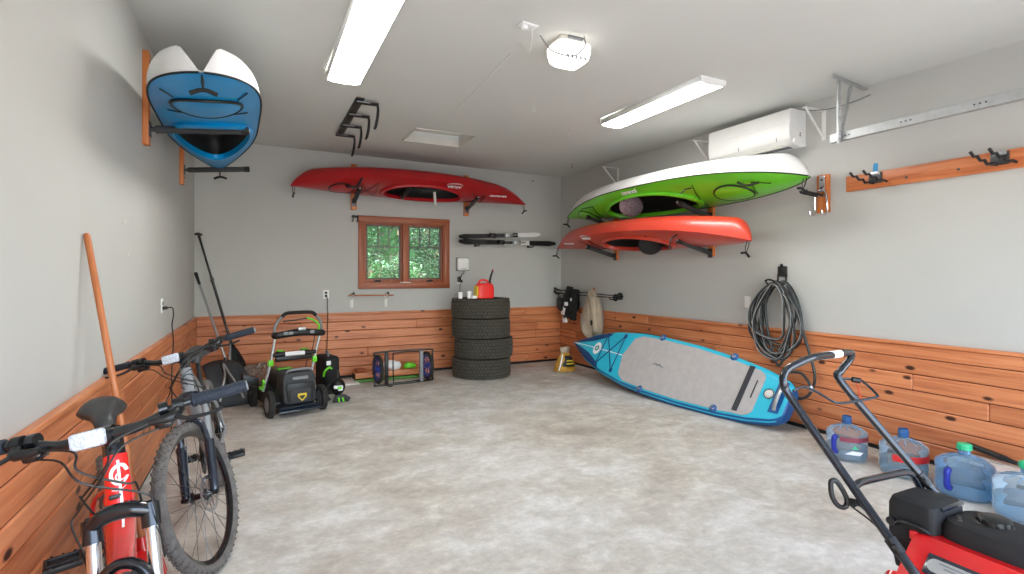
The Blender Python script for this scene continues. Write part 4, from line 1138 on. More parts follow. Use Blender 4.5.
bike('bicycle', 'silver and black mountain bike with its front wheel turned out to the floor', -.208, 4.009, -1.545, .1616, -.339, .35, .365, .92, ('silver_bike', 'saddle', 'darkblue', 'silver_bike'), crank=(.988, .15), style='silver')

# ------------------------------------------------------------------ broom, paddle, shovel against the side wall
t = thing('broom', 'long wooden broom handle leaning on the wall, red bristles behind the front wheel', 'broom', (-.43, 2.93, 0))
top = V((L + .014, 2.90, 1.575)); bot = V((-.45, 2.76, .20))
g = G(); g.tube([bot, bot + (top - bot) * .5, top - (top - bot).normalized() * .01, top], [.0140, .0138, .0135, .008], n=16); g.build('handle', M['handle_wood'], t)
dn = (bot - top).normalized(); sd = V((0, 1, 0))
g = G(); g.tube([bot - dn * .05, bot + dn * .01], [.02, .026], n=14); g.box(bot + dn * .02, (.05, .28, .035), rot=Matrix.Rotation(.2, 4, 'Y'), bev=.01); g.build('broom_head', M['red_mower'], t)
g = G(); rnd = random.Random(3)
for k in range(520):
    a, b = rnd.uniform(-.13, .13), rnd.uniform(-.018, .018)
    p = bot + dn * .035 + V((b, a, 0)); e = V((p.x + .02 + b * 1.3, p.y + a * .25, .004 + rnd.random() * .006))
    g.tube([p, (p + e) / 2 + V((.004, a * .05, 0)), e], .0018, n=4, caps=False)
g.build('bristles', M['redbrist'], t)['kind'] = 'stuff'

t = thing('paddle', 'black adjustable paddle with T grip standing upright in the corner', 'paddle', (-.22, 7.0, 0))
p1 = V((-.640, 7.27, 1.865)); p0 = V((-.30, 7.05, .62))
dn = (p0 - p1).normalized(); bl = p0 + dn * .52
g = G(); g.tube([p1, p1 + dn * .60], [.0125, .0125], n=12); g.tube([p1 + dn * .52, p0 + dn * .05], [.0155, .0155], n=12); g.build('shaft', M['blackgloss'], t)
g = G(); g.box(p1 + dn * .56, (.04, .03, .05), bev=.008); g.build('clamp', M['black'], t)
g = G(); s_ = V((.55, .83, 0)); g.tube([p1 - s_ * .05 - dn * .012, p1 - dn * .022, p1 + s_ * .05 - dn * .012], [.014, .016, .014], n=10, spline=3); g.tube([p1 - dn * .02, p1 + dn * .05], [.016, .014], n=10); g.build('grip', M['black'], t)
side = V((.80, .60, 0)); side = (side - dn * side.dot(dn)).normalized(); nn = dn.cross(side)
g = G(); rings = []
for k, (a, w_) in enumerate(((0, .016), (.06, .03), (.16, .07), (.28, .098), (.40, .10), (.47, .085), (.50, .05), (.51, .01))):
    c = p0 + dn * a + nn * (.03 * (a / .5) ** 2)
    rings.append([c + side * (w_ * math.cos(q)) + nn * (.008 * math.sin(q)) for q in [2 * PI * j / 20 for j in range(20)]])
g.loft(rings); bld = g.build('blade', M['blackgloss'], t, smooth=60)
g = G(); g.tube([p0 + dn * .10 - nn * .013, p0 + dn * .40 - nn * -.008], [.010, .004], n=8); g.build('blade_spine', M['blackmatte'], bld)

t = thing('snow_shovel', 'dark scoop shovel with silver shaft, its blade on the floor beside the mower', 'shovel', (-.22, 6.4, 0))
q1 = V((-.655, 7.10, 1.41)); q0 = V((-.32, 6.68, .42))
dn = (q0 - q1).normalized()
g = G(); g.tube([q1 + dn * .12, q0], .0135, n=14); g.build('shaft', M['steel'], t)
g = G(); g.tube([q1 - dn * .01, q1, q1 + dn * .05, q1 + dn * .15], [.015, .021, .018, .015], n=12); g.build('grip', M['black'], t)
bx = V((.93, .33, 0)).normalized()
g = G(); nx = 16; rows = []
prof = [(.45, .47, .02), (.40, .35, .055), (.30, .20, .10), (.18, .10, .11), (.07, .04, .06), (0.0, .004, -.03)]
c0 = V((-.245, 6.27, 0)); bk = V((-.33, .93, 0)).normalized()
for (zz, back_, _s) in prof:
    row = []
    for k in range(nx + 1):
        f = -1 + 2 * k / nx; w_ = .19 + .05 * (1 - zz / .45)
        row.append(c0 + bx * (f * w_) + bk * (back_ * .9 - .045 * f * f * (1 if zz > .02 else .3)) + V((0, 0, zz * .98 - (.04 * f * f if zz > .3 else 0) + .004)))
    rows.append(row)
g.loft(rows, wrap=False, caps=False); sb = g.build('scoop', M['greybag'], t, smooth=60, solid=.006)
g = G(); pts = [rows[-2][4] - bk * .015, rows[-3][5] - bk * .02, rows[-4][7] - bk * .02 + V((0, 0, .02)), rows[-5][8] - bk * .015 + V((0, 0, .02)), rows[-4][9] - bk * .02 + V((0, 0, .02)), rows[-3][11] - bk * .02, rows[-2][12] - bk * .015]
g.tube(pts, .011, n=8, spline=5); g.build('rib', M['galv'], sb)
g = G(); g.tube([q0 - dn * .05, q0 + dn * .02, V(rows[1][8]) + V((0, 0, .01)), V(rows[3][8]) - bk * .01], [.016, .022, .026, .02], n=10, spline=3); g.build('socket', M['black'], sb)

# outlets and cords
def outlet(axis, u, z, wall, out, label, slots=True):
    P = (lambda a, b, c: V((a, wall + out * b, c))) if axis == 'x' else (lambda a, b, c: V((wall + out * b, a, c)))
    t = thing('wall_outlet' if slots else 'wall_switch', label, 'outlet' if slots else 'switch', tuple(P(u, 0, z)))
    sz = lambda w, d_, h: (w, d_, h) if axis == 'x' else (d_, w, h)
    g = G(); g.box(P(u, .004, z), sz(.075, .008, .118), bev=.003); g.build('plate', M['white'], t)
    if slots:
        for dz in (-.02, .02):
            g = G(); g.box(P(u, .0085, z + dz), sz(.032, .004, .028), bev=.002); g.build('socket', M['greybag'], t)
    else:
        g = G(); g.box(P(u, .010, z), sz(.012, .012, .026), rot=None, bev=.003); g.build('toggle', M['white'], t)
outlet('y', 4.99, 1.145, L, 1, 'white outlet with a black cord plugged in, above the bicycles')
outlet('x', .814, 1.135, D, -1, 'white outlet above the wainscot beside the lawn mower handle')
outlet('y', 3.735, 1.12, R, -1, 'small white switch plate beside the coiled hose', False)
g = G(); g.box((L + .025, 4.99, 1.128), (.035, .022, .026), bev=.006); g.tube([(L + .04, 4.99, 1.128), (L + .07, 5.02, 1.125), (L + .065, 5.12, 1.06), (L + .05, 5.16, .98), (L + .06, 5.13, .90), (L + .06, 5.15, .80), (L + .05, 5.14, .6), (L + .05, 5.15, .4), (L + .05, 5.14, .2), (L + .06, 5.15, .02), (L + .14, 5.3, .008)], .005, n=6, spline=6)
tag(g.build('power_lead', M['black']), 'black lead hanging from the outlet down past the bicycles to the floor', 'lead')
g = G(); g.box((.814, D - .02, 1.115), (.028, .03, .03), bev=.006); g.tube([(.814, D - .03, 1.11), (.83, D - .045, 1.07), (.825, D - .045, .98), (.832, D - .05, .90), (.83, D - .045, .80), (.82, D - .05, .4), (.80, D - .05, .10), (.78, D - .06, .008), (.70, D - .12, .008)], .005, n=6, spline=6)
tag(g.build('power_lead', M['black']), 'black lead dropping from the outlet behind the lawn mower', 'lead')
# ------------------------------------------------------------------ lawn mower at the back wall
def lawn_mower():
    Fm = Matrix.Translation((.345, 5.70, 0)) @ Matrix.Rotation(math.radians(14.5), 4, 'Z')
    t = thing('lawn_mower', 'black and lime green push mower with upright handle at the back wall', 'mower', (.345, 5.70, 0), rotz=math.radians(14.5))
    def b(g, name, m, par=t, **k):
        return g.build(name, M[m], par, **k)
    # local: x across, y away from the camera, z up
    g = G(Fm)
    rings = []
    for zz, sx, y0, y1 in ((.07, .22, .02, .68), (.10, .225, .0, .70), (.18, .225, .0, .70), (.215, .205, .04, .66), (.235, .15, .10, .58)):
        ring = []
        for k in range(36):
            a = 2 * PI * k / 36; cx, cy = math.cos(a), math.sin(a)
            ring.append(V((sx * math.copysign(abs(cx) ** .35, cx), (y0 + y1) / 2 + (y1 - y0) / 2 * math.copysign(abs(cy) ** .35, cy), zz)))
        rings.append(ring)
    g.loft(rings); b(g, 'deck', 'blackmatte')
    g = G(Fm); rings = []
    for zz, w_, d_ in ((.23, .15, .22), (.30, .155, .23), (.36, .14, .21), (.385, .11, .17), (.39, .05, .08)):
        rings.append([V((w_ * math.copysign(abs(math.cos(a)) ** .5, math.cos(a)), .38 + d_ * math.copysign(abs(math.sin(a)) ** .5, math.sin(a)), zz)) for a in [2 * PI * k / 32 for k in range(32)]])
    g.loft(rings); ho = b(g, 'motor_cover', 'black')
    g = G(Fm); g.box((0, .40, .395), (.14, .10, .02), bev=.006); b(g, 'battery_lid', 'green', ho)
    # front bag / cover with pocket and badge
    g = G(Fm)
    rings = []
    for yy, w_, z0, z1 in ((-.11, .135, .15, .40), (-.10, .155, .125, .425), (0.0, .165, .11, .445), (.10, .165, .11, .44), (.14, .15, .13, .42)):
        rings.append([V((w_ * math.copysign(abs(math.cos(a)) ** .3, math.cos(a)), yy - (.02 if math.sin(a) < 0 else 0), (z0 + z1) / 2 + (z1 - z0) / 2 * math.copysign(abs(math.sin(a)) ** .3, math.sin(a)))) for a in [2 * PI * k / 32 for k in range(32)]])
    g.loft(rings); bag = b(g, 'grass_bag', 'greybag')
    g = G(Fm); g.prism([(-.12, .14), (.12, .14), (.135, .30), (.12, .33), (-.12, .33), (-.135, .30)], .02, Matrix(((1, 0, 0, 0), (0, 0, -1, -.112), (0, 1, 0, 0), (0, 0, 0, 1))), bev=.006); b(g, 'pocket', 'black', bag)
    g = G(Fm); g.prism([(-.095, .14), (.095, .14), (.105, .25), (.08, .27), (-.08, .27), (-.105, .25)], .012, Matrix(((1, 0, 0, 0), (0, 0, -1, -.132), (0, 1, 0, 0), (0, 0, 0, 1))), bev=.004); b(g, 'flap', 'greybag', bag)
    g = G(Fm); g.prism([(-.042, .225), (.042, .225), (.042, .19), (0, .15), (-.042, .19)], .004, Matrix(((1, 0, 0, 0.01), (0, 0, -1, -.145), (0, 1, 0, 0), (0, 0, 0, 1)))); b(g, 'badge', 'yellow', bag)
    g = G(Fm); g.prism([(-.028, .205), (.028, .205), (.022, .188), (0, .165), (-.022, .188)], .003, Matrix(((1, 0, 0, 0.01), (0, 0, -1, -.149), (0, 1, 0, 0), (0, 0, 0, 1)))); b(g, 'badge', 'seedback', bag)
    g = G(Fm); g.tube([(-.12, -.08, .43), (-.10, -.10, .455), (0, -.105, .46), (.10, -.10, .455), (.12, -.08, .43)], .012, n=8, spline=4); b(g, 'handle', 'grey', bag)
    g = G(Fm); g.box((0, -.124, .375), (.15, .012, .03), bev=.004); b(g, 'label', 'grey', bag)
    # front skirt plate
    g = G(Fm); g.box((0, -.12, .085), (.40, .02, .055), rot=Matrix.Rotation(.45, 4, 'X'), bev=.004); g.box((0, -.145, .06), (.42, .03, .022), bev=.006); b(g, 'skirt', 'darkblue')
    # wheels
    for (sx, yy, rr) in ((-.255, 0.0, .125), (.255, 0.0, .125), (-.255, .60, .10), (.255, .60, .10)):
        g = G(Fm); prof = [(rr * .62, -.026), (rr * .93, -.026), (rr, -.018), (rr, .018), (rr * .93, .026), (rr * .62, .026), (rr * .62, -.026)]
        g.lathe(prof, c=(sx, yy, rr), axis='X', n=40)
        for k in range(26):
            a = 2 * PI * k / 26
            for ox_ in (-.012, .012):
                aa = a + (ox_ > 0) * PI / 26
                g.box((sx + ox_, yy + math.cos(aa) * (rr + .001), rr + math.sin(aa) * (rr + .001)), (.02, .012, .008), rot=Matrix.Rotation(aa - PI / 2, 4, 'X'))
        w_ = b(g, 'wheel', 'rubber')
        g = G(Fm); s = -1 if sx < 0 else 1
        g.lathe([(0, .030), (rr * .25, .030), (rr * .32, .022), (rr * .60, .026), (rr * .64, .02), (rr * .64, -.02), (0, -.02)], c=(sx, yy, rr), axis='X', n=28, M=None if s > 0 else Matrix.Scale(-1, 4, (1, 0, 0)))
        b(g, 'hub_cap', 'grey' if yy == 0 else 'black', w_)
        g = G(Fm); g.cyl((sx - s * .03, yy, rr), (sx - s * .10, yy, rr), .012); b(g, 'axle', 'darksteel', w_)
    # side latches
    for sx in (-.25, .25):
        g = G(Fm); g.box((sx * 1.0, .22, .30), (.02, .05, .06), rot=Matrix.Rotation(.4, 4, 'X'), bev=.006); g.box((sx, .30, .235), (.03, .09, .03), bev=.008); b(g, 'latch', 'green')
    # handle
    for s in (-1, 1):
        g = G(Fm); g.tube([(s * .235, .30, .20), (s * .225 + .04, .30, .38), (s * .225 + .085, .31, .58), (s * .235 + .125, .32, .76)], .014, n=12, spline=4); lg = b(g, 'handle_tube', 'galv')
        g = G(Fm); g.box((s * .225 + .065, .305, .48), (.05, .04, .065), bev=.01); b(g, 'cam_lock', 'green', lg)
        g = G(Fm); g.tube([(s * .235 + .125, .32, .74), (s * .245 + .13, .33, .82), (s * .22 + .14, .34, .90), (s * .17 + .145, .35, .96)], .015, n=12, spline=4); b(g, 'upper_tube', 'grey', lg)
    g = G(Fm); g.tube([(-.035, .35, .95), (.005, .35, .982), (.075, .35, .99), (.215, .35, .99), (.285, .35, .982), (.325, .35, .95)], .019, n=12, spline=4); b(g, 'grip_bar', 'blackmatte')
    g = G(Fm); g.tube([(-.115, .32, .76), (-.09, .28, .765), (.13, .27, .785), (.35, .28, .765), (.375, .32, .76)], [.036, .034, .040, .034, .036], n=12, spline=4); cb = b(g, 'control_bar', 'black')
    for xx in (-.03, .02, .24):
        g = G(Fm); g.box((xx, .232, .785), (.045, .012, .035), bev=.004); b(g, 'button', 'grey', cb)
    g = G(Fm); g.box((.14, .25, .822), (.08, .03, .035), bev=.008); b(g, 'display', 'galv', cb)
    g = G(Fm); g.tube([(.33, .29, .78), (.33, .285, .85), (.28, .28, .90), (.20, .28, .935)], .012, n=10, spline=4, flat=.8); b(g, 'start_lever', 'green', cb)
    g = G(Fm); g.tube([(.20, .28, .93), (.08, .28, .915), (-.04, .29, .91)], .007, n=8, spline=3); b(g, 'bail', 'black', cb)
    g = G(Fm); g.tube([(-.14, .30, .56), (.30, .30, .56)], .022, n=12); g.box((.08, .31, .515), (.38, .05, .05), bev=.01); xb = b(g, 'cross_bar', 'black')
    g = G(Fm); g.tube([(-.02, .298, .56), (.18, .298, .56)], .0245, n=14); b(g, 'grip_sleeve', 'logo', xb)
    for xx in (-.03, .22):
        g = G(Fm); g.lathe([(.0, .04), (.04, .04), (.05, .025), (.05, 0), (0, 0)], c=(xx, .42, .54), n=20); kn = b(g, 'knob', 'black'); g = G(Fm); g.torus((xx, .42, .581), .034, .007, n=20, m=6); b(g, 'knob_ring', 'green', kn)
    g = G(Fm); g.tube([(.18, .34, .20), (.22, .34, .45), (.27, .30, .6), (.30, .31, .76)], .005, n=6, spline=5); b(g, 'cable', 'black')
    # side discharge flap
    g = G(Fm); g.prism([(0, 0), (.15, .06), (.15, .15), (0, .10)], .10, Matrix.Translation((-.26, .34, .24)) @ Matrix.Rotation(PI, 4, 'Z') @ Matrix.Rotation(PI / 2, 4, 'X'), bev=.01); b(g, 'discharge_flap', 'black')
lawn_mower()

# black grass catcher behind the mower
t = thing('grass_catcher', 'black box-shaped catcher standing behind the mower near the wall', 'catcher', (.74, 6.55, 0))
g = G(); g.box((.74, 6.58, .24), (.17, .36, .40), rot=.25, bev=.04, seg=4); g.build('body', M['blackfab'], t)
g = G(); g.box((.74, 6.58, .03), (.15, .32, .06), rot=.25, bev=.01); g.build('base', M['black'], t)
g = G(); g.box((.735, 6.395, .37), (.05, .012, .05), rot=.25, bev=.004); g.build('label', M['logo'], t)
g = G(); g.tube([(.68, 6.40, .22), (.69, 6.38, .28), (.74, 6.39, .32), (.77, 6.41, .30)], .012, n=8, spline=4); g.build('trim', M['green'], t)
g = G(); g.tube([(.74, 6.45, .43), (.74, 6.5, .48), (.74, 6.65, .48), (.74, 6.7, .43)], .013, n=8, spline=4); g.build('handle', M['grey'], t)

# small black and green power tool
bx_, by_ = .79, 6.08
t = thing('power_tool', 'small black and lime green garden tool on the floor, right by the mower wheel', 'tool', (bx_, by_, 0))
t['label'] = 'small black and lime green garden tool standing between the mower and the cart'
g = G(); g.sphere((bx_, by_, .155), (.085, .10, .095), n=24); g.build('body', M['black'], t, smooth=70)
g = G(); g.box((bx_, by_ - .085, .165), (.10, .05, .035), bev=.012); g.box((bx_ + .02, by_ - .098, .14), (.05, .04, .025), bev=.008); g.build('shell', M['logo'], t)
g = G(); g.box((bx_ + .01, by_ - .10, .158), (.045, .04, .03), bev=.006); g.build('switch', M['green'], t)
g = G(); g.tube([(bx_, by_, .24), (bx_ + .005, by_ + .01, .30), (bx_ - .01, by_ + .02, .33)], [.03, .022, .018], n=10, spline=3); g.build('neck', M['black'], t)
g = G(); g.tube([(bx_ - .07, by_ - .03, .21), (bx_ - .115, by_ - .04, .15), (bx_ - .11, by_ - .05, .06), (bx_ - .09, by_ - .06, .02)], [.014, .018, .018, .02], n=8, spline=4); g.build('strap', M['blackfab'], t)
g = G(); g.prism([(-.08, 0), (.085, 0), (.11, .035), (.05, .075), (-.05, .075)], .05, Matrix.Translation((bx_ + .02, by_ - .06, .004)) @ Matrix.Rotation(PI / 2, 4, 'X'), bev=.006); g.build('foot', M['greybag'], t)
for k in range(4):
    g = G(); g.tube([(bx_ - .04 + k * .04, by_ - .11, .05), (bx_ - .05 + k * .05, by_ - .14, .012)], [.012, .008], n=6); g.build('tine', M['green'] if k in (1, 2) else M['black'], t)

# crumpled clear bag by the wall
g = G(); g.sphere((.02, 6.86, .15), (.24, .17, .17), n=28)
rnd = random.Random(9)
for v_ in g.bm.verts:
    q = V((v_.co.x * 9, v_.co.y * 9, v_.co.z * 9)); 
    from mathutils import noise as mnoise
    k = mnoise.noise(q) * .10 + mnoise.noise(q * 2.7) * .05
    dr = (v_.co - V((.02, 6.86, .13))).normalized(); v_.co += dr * k
    v_.co.z = max(v_.co.z, .004)
tag(g.build('plastic_bag', M['bagclear'], smooth=20), 'crumpled clear plastic bag on the floor behind the mower by the shovel', 'bag')

# ------------------------------------------------------------------ folded cart, wooden box, pale board
t = thing('folding_cart', 'folded black tube cart on its side with two blue wheels', 'cart', (1.66, 6.66, 0))
cx0, cx1, cy0 = 1.30, 2.06, 6.66
g = G(); g.tube([(cx0 + .01, cy0 - .03, .04), (cx0 + .01, cy0 - .02, .36), (cx0 + .06, cy0 - .02, .42), (cx1 - .06, cy0, .42), (cx1, cy0, .36), (cx1, cy0 - .01, .07), (cx1 - .06, cy0 - .02, .02), (cx0 + .07, cy0 - .05, .014), ], .011, n=10, closed=True, spline=4); g.build('frame', M['blackgloss'], t)
g = G(); g.tube([(1.545, cy0 - .03, .03), (1.54, cy0 - .02, .36), (1.57, cy0 - .02, .40), (1.86, cy0, .40), (1.89, cy0, .36), (1.89, cy0, .05), (1.86, cy0 - .02, .03), (1.57, cy0 - .03, .02)], .008, n=8, closed=True, spline=4); g.build('inner_frame', M['blackgloss'], t)
for xx, m in ((1.455, 'black'), (1.905, 'grey')):
    g = G(); g.box((xx, cy0 - .025, .215), (.045, .05, .40), bev=.008); g.build('post', M[m], t)
for xx in (1.36, 2.0):
    g = G(); g.torus((xx, cy0 + .03, .205), .165, .022, axis=(1, .12, 0), n=36, m=10); w_ = g.build('wheel', M['rubber'], t)
    q = V((0, 0, 1)).rotation_difference(V((1, .12, 0)).normalized()).to_matrix().to_4x4()
    g = G(); g.lathe([(.15, -.018), (.152, .018), (.135, .014), (.12, .008), (.12, -.008), (.135, -.014), (.15, -.018)], c=(xx, cy0 + .03, .205), n=32, M=q)
    for k in range(6):
        a = PI * 2 * k / 6; g.tube([V((xx, cy0 + .03, .205)) + q @ V((.02 * math.cos(a), .02 * math.sin(a), 0)), V((xx, cy0 + .03, .205)) + q @ V((.13 * math.cos(a), .13 * math.sin(a), 0))], .012, n=6, flat=.6)
    g.build('rim', M['bluerim'], w_)
    g = G(); g.cyl(V((xx, cy0 + .03, .205)) + q @ V((0, 0, -.035)), V((xx, cy0 + .03, .205)) + q @ V((0, 0, .035)), .024); g.build('hub', M['bluerim'], w_)
g = G(); g.tube([(1.46, cy0 - .06, .03), (1.45, cy0 - .13, .015), (1.49, cy0 - .17, .012), (1.50, cy0 - .13, .03)], .006, n=6, spline=4); g.build('hook', M['blackgloss'], t)
t = thing('wooden_box', 'low cedar box with lime green foot rail against the wall behind the cart', 'box', (1.62, 7.12, 0))
g = G(); g.box((1.62, 7.10, .105), (.98, .26, .02), bev=.003); g.box((1.62, 6.972, .085), (.98, .022, .07), bev=.003); g.build('board', M['board_b'] if 'board_b' in M else M['trimwood_h'], t)
g = G()
for xx in (1.14, 2.10):
    g.box((xx, 7.10, .05), (.02, .25, .09))
g.box((1.62, 7.22, .05), (.94, .02, .09)); g.build('side', M['blackmatte'], t)
g = G(); g.box((1.62, 6.965, .020), (1.0, .02, .028), bev=.004); g.build('foot_rail', M['green_dull'], t)
g = G(); g.sphere((1.62, 7.10, .165), (.14, .09, .075), n=24)
for v_ in g.bm.verts:
    v_.co += V((0, 0, mnoise.noise(v_.co * 14) * .03)); v_.co.z = max(v_.co.z, .117)
tag(g.build('cloth_bundle', M['logo'], smooth=60), 'small white cloth bundle lying on the low cedar box', 'cloth')
g = G(); g.box((1.21, 7.13, .135), (.12, .10, .035), rot=.3, bev=.006); tag(g.build('wood_offcut', M['trimwood_h']), 'short dark wood offcut lying on the end of the cedar box', 'offcut')
g = G(); g.sphere((1.87, 7.10, .15), (.09, .08, .045), n=16)
for v_ in g.bm.verts:
    v_.co += V((mnoise.noise(v_.co * 20) * .03, mnoise.noise(v_.co * 23) * .03, 0)); v_.co.z = max(v_.co.z, .117)
tag(g.build('cord_bundle', M['green'], smooth=40), 'lime green cord bundle on the cedar box behind the blue wheel', 'cord')
g = G(); g.box((1.02, 6.98, .012), (.26, .32, .018), rot=.1, bev=.003); tag(g.build('pale_board', M['cardboard']), 'flat pale board lying on the floor between the mower and the cart', 'board')

# ------------------------------------------------------------------ stack of four tyres
def tyre(c, label, r=.395, h=.268):
    t = thing('tyre', label, 'tyre', c, 'stack of tyres')
    prof = [(.235, -h * .40), (.25, -h * .46), (.32, -h * .5), (r - .02, -h * .47), (r - .004, -h * .36), (r, -h * .2), (r, h * .2), (r - .004, h * .36), (r - .02, h * .47), (.32, h * .5), (.25, h * .46), (.235, h * .40)]
    z = c[2] + h / 2
    g = G(); g.lathe(prof, c=(c[0], c[1], z), n=72)
    inner = [(.235, -h * .40), (.30, -h * .36), (r - .03, -h * .25), (r - .03, h * .25), (.30, h * .36), (.235, h * .40)]
    g.lathe(inner, c=(c[0], c[1], z), n=72); g.build('carcass', M['rubber'], t, smooth=30)
    g = G(); rnd = random.Random(4)
    rows = ((-.40, .034), (-.24, .036), (-.08, .034), (.08, .034), (.24, .036), (.40, .034))
    for ri, (f, hh) in enumerate(rows):
        n = 54
        for k in range(n):
            a = 2 * PI * (k + .5 * (ri % 2)) / n + rnd.uniform(-.006, .006)
            rr = r + (.004 if abs(f) < .3 else -.003)
            g.box((c[0] + rr * math.cos(a), c[1] + rr * math.sin(a), z + f * h), (.016, .034, hh), rot=Matrix.Rotation(a, 4, 'Z') @ Matrix.Rotation(.28 * (1 if ri % 2 else -1), 4, 'X'))
    g.build('tread', M['tread'], t, smooth=0)
    return t
t0 = tyre((2.80, 6.76, 0), 'black off-road tyre on the floor, lowest of the stack')
dup(t0, (2.835, 6.765, .270), 'black off-road tyre second from the floor, sticking out of the stack')
dup(t0, (2.80, 6.775, .540), 'black off-road tyre third from the floor in the stack')
dup(t0, (2.79, 6.76, .810), 'black off-road tyre topmost of the stack, under the red fuel can')
# fuel can and bits on the tyres
fx, fy, fz = 2.71, 6.45, 1.082
t = thing('fuel_can', 'red plastic fuel can with black spout on top of the tyre stack', 'can', (fx, fy, fz))
g = G(); rings = []
for zz, w_, d_ in ((0, .112, .075), (.01, .122, .085), (.14, .122, .085), (.175, .115, .078), (.20, .09, .06), (.205, .05, .03)):
    rings.append([V((fx + w_ * math.copysign(abs(math.cos(a)) ** .4, math.cos(a)), fy + d_ * math.copysign(abs(math.sin(a)) ** .4, math.sin(a)), fz + zz)) for a in [2 * PI * k / 32 for k in range(32)]])
g.loft(rings); g.build('body', M['gascan'], t)
g = G(); g.tube([(fx - .075, fy, fz + .195), (fx - .06, fy, fz + .235), (fx + .03, fy, fz + .24), (fx + .06, fy, fz + .20)], .014, n=10, spline=4); g.build('handle', M['gascan'], t)
g = G(); g.cyl((fx + .075, fy, fz + .19), (fx + .08, fy, fz + .225), .024); g.tube([(fx + .08, fy, fz + .22), (fx + .10, fy, fz + .30), (fx + .125, fy, fz + .37)], [.016, .014, .011], n=12); sp_ = g.build('spout', M['black'], t)
g = G(); g.cyl((fx + .125, fy, fz + .37), (fx + .129, fy, fz + .385), .012); g.build('spout_tip', M['gascan'], sp_)
g = G(); g.box((fx - .119, fy - .01, fz + .09), (.012, .13, .15), bev=.005); g.build('side_label', M['yellow'], t)
def cup(x, y, z, r, h, label):
    g = G(); g.lathe([(0, 0), (r * .8, 0), (r, h), (r - .004, h), (r * .8 - .004, .006), (0, .006)], c=(x, y, z), n=24)
    tag(g.build('cup', M['white']), label, 'cup')
cup(2.52, 6.50, fz, .036, .095, 'taller white cup on the tyre stack beside the fuel can')
cup(2.40, 6.52, fz, .034, .085, 'small white cup at the window side of the tyre top')
g = G(); g.box((2.555, 6.42, fz + .02), (.07, .06, .04), rot=.3, bev=.008); tag(g.build('white_block', M['logo']), 'little white block lying in front of the cup by the fuel can', 'block')
g = G(); g.tube([(2.33, 6.52, fz + .01), (2.31, 6.48, fz + .05), (2.35, 6.5, fz + .06), (2.36, 6.54, fz + .02), (2.33, 6.5, fz + .008)], .006, n=6, spline=5); tag(g.build('wire_scrap', M['grey']), 'twisted grey wire scrap on the tyre top beside the small cup', 'wire')

# ------------------------------------------------------------------ back wall small things
t = thing('charger', 'white rounded wall charger above the tyre stack', 'charger', (2.745, D, 1.55))
g = G(); g.box((2.745, D - .035, 1.553), (.185, .07, .19), bev=.03, seg=4); g.build('case', M['white'], t)
for dx in (-.02, .02):
    g = G(); g.box((2.745 + dx, D - .071, 1.485), (.026, .004, .007)); g.build('status_mark', M['grey'], t)
g = G(); g.box((2.745, D - .012, 1.553), (.205, .024, .20), bev=.008); g.build('back_plate', M['grey'], t)
g = G(); g.tube([(2.76, D - .04, 1.46), (2.75, D - .05, 1.42), (2.72, D - .045, 1.40), (2.715, D - .045, 1.36)], .006, n=6, spline=4); g.build('cable', M['black'], t)
t = thing('wall_outlet', 'white outlet with a black adapter under the white charger', 'outlet', (2.70, D, 1.315))
g = G(); g.box((2.70, D - .004, 1.315), (.078, .008, .12), bev=.003); g.build('plate', M['white'], t)
g = G(); g.box((2.685, D - .035, 1.33), (.05, .055, .085), bev=.008); g.build('adapter', M['black'], t)
g = G(); g.box((2.728, D - .02, 1.30), (.02, .03, .05), bev=.006); g.build('plug', M['blackmatte'], t)
g = G(); g.tube([(2.70, D - .05, 1.28), (2.69, D - .05, 1.2), (2.69, D - .055, 1.12), (2.66, D - .12, 1.09)], .004, n=6, spline=4); g.build('cable', M['black'], t)

# skis resting on two pegs
def ski(x0, x1, z, dz, y, mats, label, tip=.16, w=.085):
    t = thing('ski', label, 'ski', ((x0 + x1) / 2, y, z), 'skis on the back wall')
    n = 40
    def sect(x):
        f = (x - x0) / (x1 - x0); wv = w * (.5 + .5 * min(1, min(f, 1 - f) * 14)) * (1 - .22 * math.sin(PI * f)); rise = .075 * max(0, (tip - (x - x0)) / tip) ** 1.8
        zz = z + dz * f
        return [V((x, y - rise + a * .006, zz + b * wv / 2)) for a, b in ((-1, -1), (1, -1), (1, 1), (-1, 1))]
    cuts = [0, .10, .16, .47, .52, .76, .80, 1.0]
    for i, m in enumerate(mats):
        a, b_ = x0 + (x1 - x0) * i / len(mats), x0 + (x1 - x0) * (i + 1) / len(mats)
        g = G(); g.loft([sect(a + (b_ - a) * k / 10) for k in range(11)]); o = g.build('ski_base' if i else 'ski_tip', M[m], t, smooth=20)
    xm = (x0 + x1) / 2
    g = G(); g.box((xm - .14, y - .035, z + dz * .42), (.10, .06, .07), bev=.015); g.tube([(xm - .19, y - .05, z + dz * .42 + .03), (xm - .19, y - .09, z + dz * .42), (xm - .19, y - .05, z + dz * .42 - .03)], .012, n=8, spline=3); bd = g.build('binding', M['black'], t)
    g = G(); g.box((xm + .12, y - .04, z + dz * .55), (.13, .07, .065), bev=.015); g.tube([(xm + .16, y - .06, z + dz * .55), (xm + .25, y - .085, z + dz * .55 + .01)], .016, n=8, flat=.6); g.build('binding', M['galv'], t)
    g = G(); g.box((xm - .02, y - .012, z + dz * .5), (.30, .012, .05), bev=.004); g.build('plate', M['darksteel'], t)
ski(2.63, 4.30, 1.885, .01, D - .10, ['blackmatte', 'black', 'blackmatte', 'white_metal', 'white_metal', 'black', 'black'], 'longer black and white ski lying lowest on the back wall pegs')
ski(2.62, 4.00, 1.955, .075, D - .13, ['blackmatte', 'black', 'black', 'darksteel', 'black', 'white', 'white'], 'black ski with white tail crossed above the longer ski', w=.075)
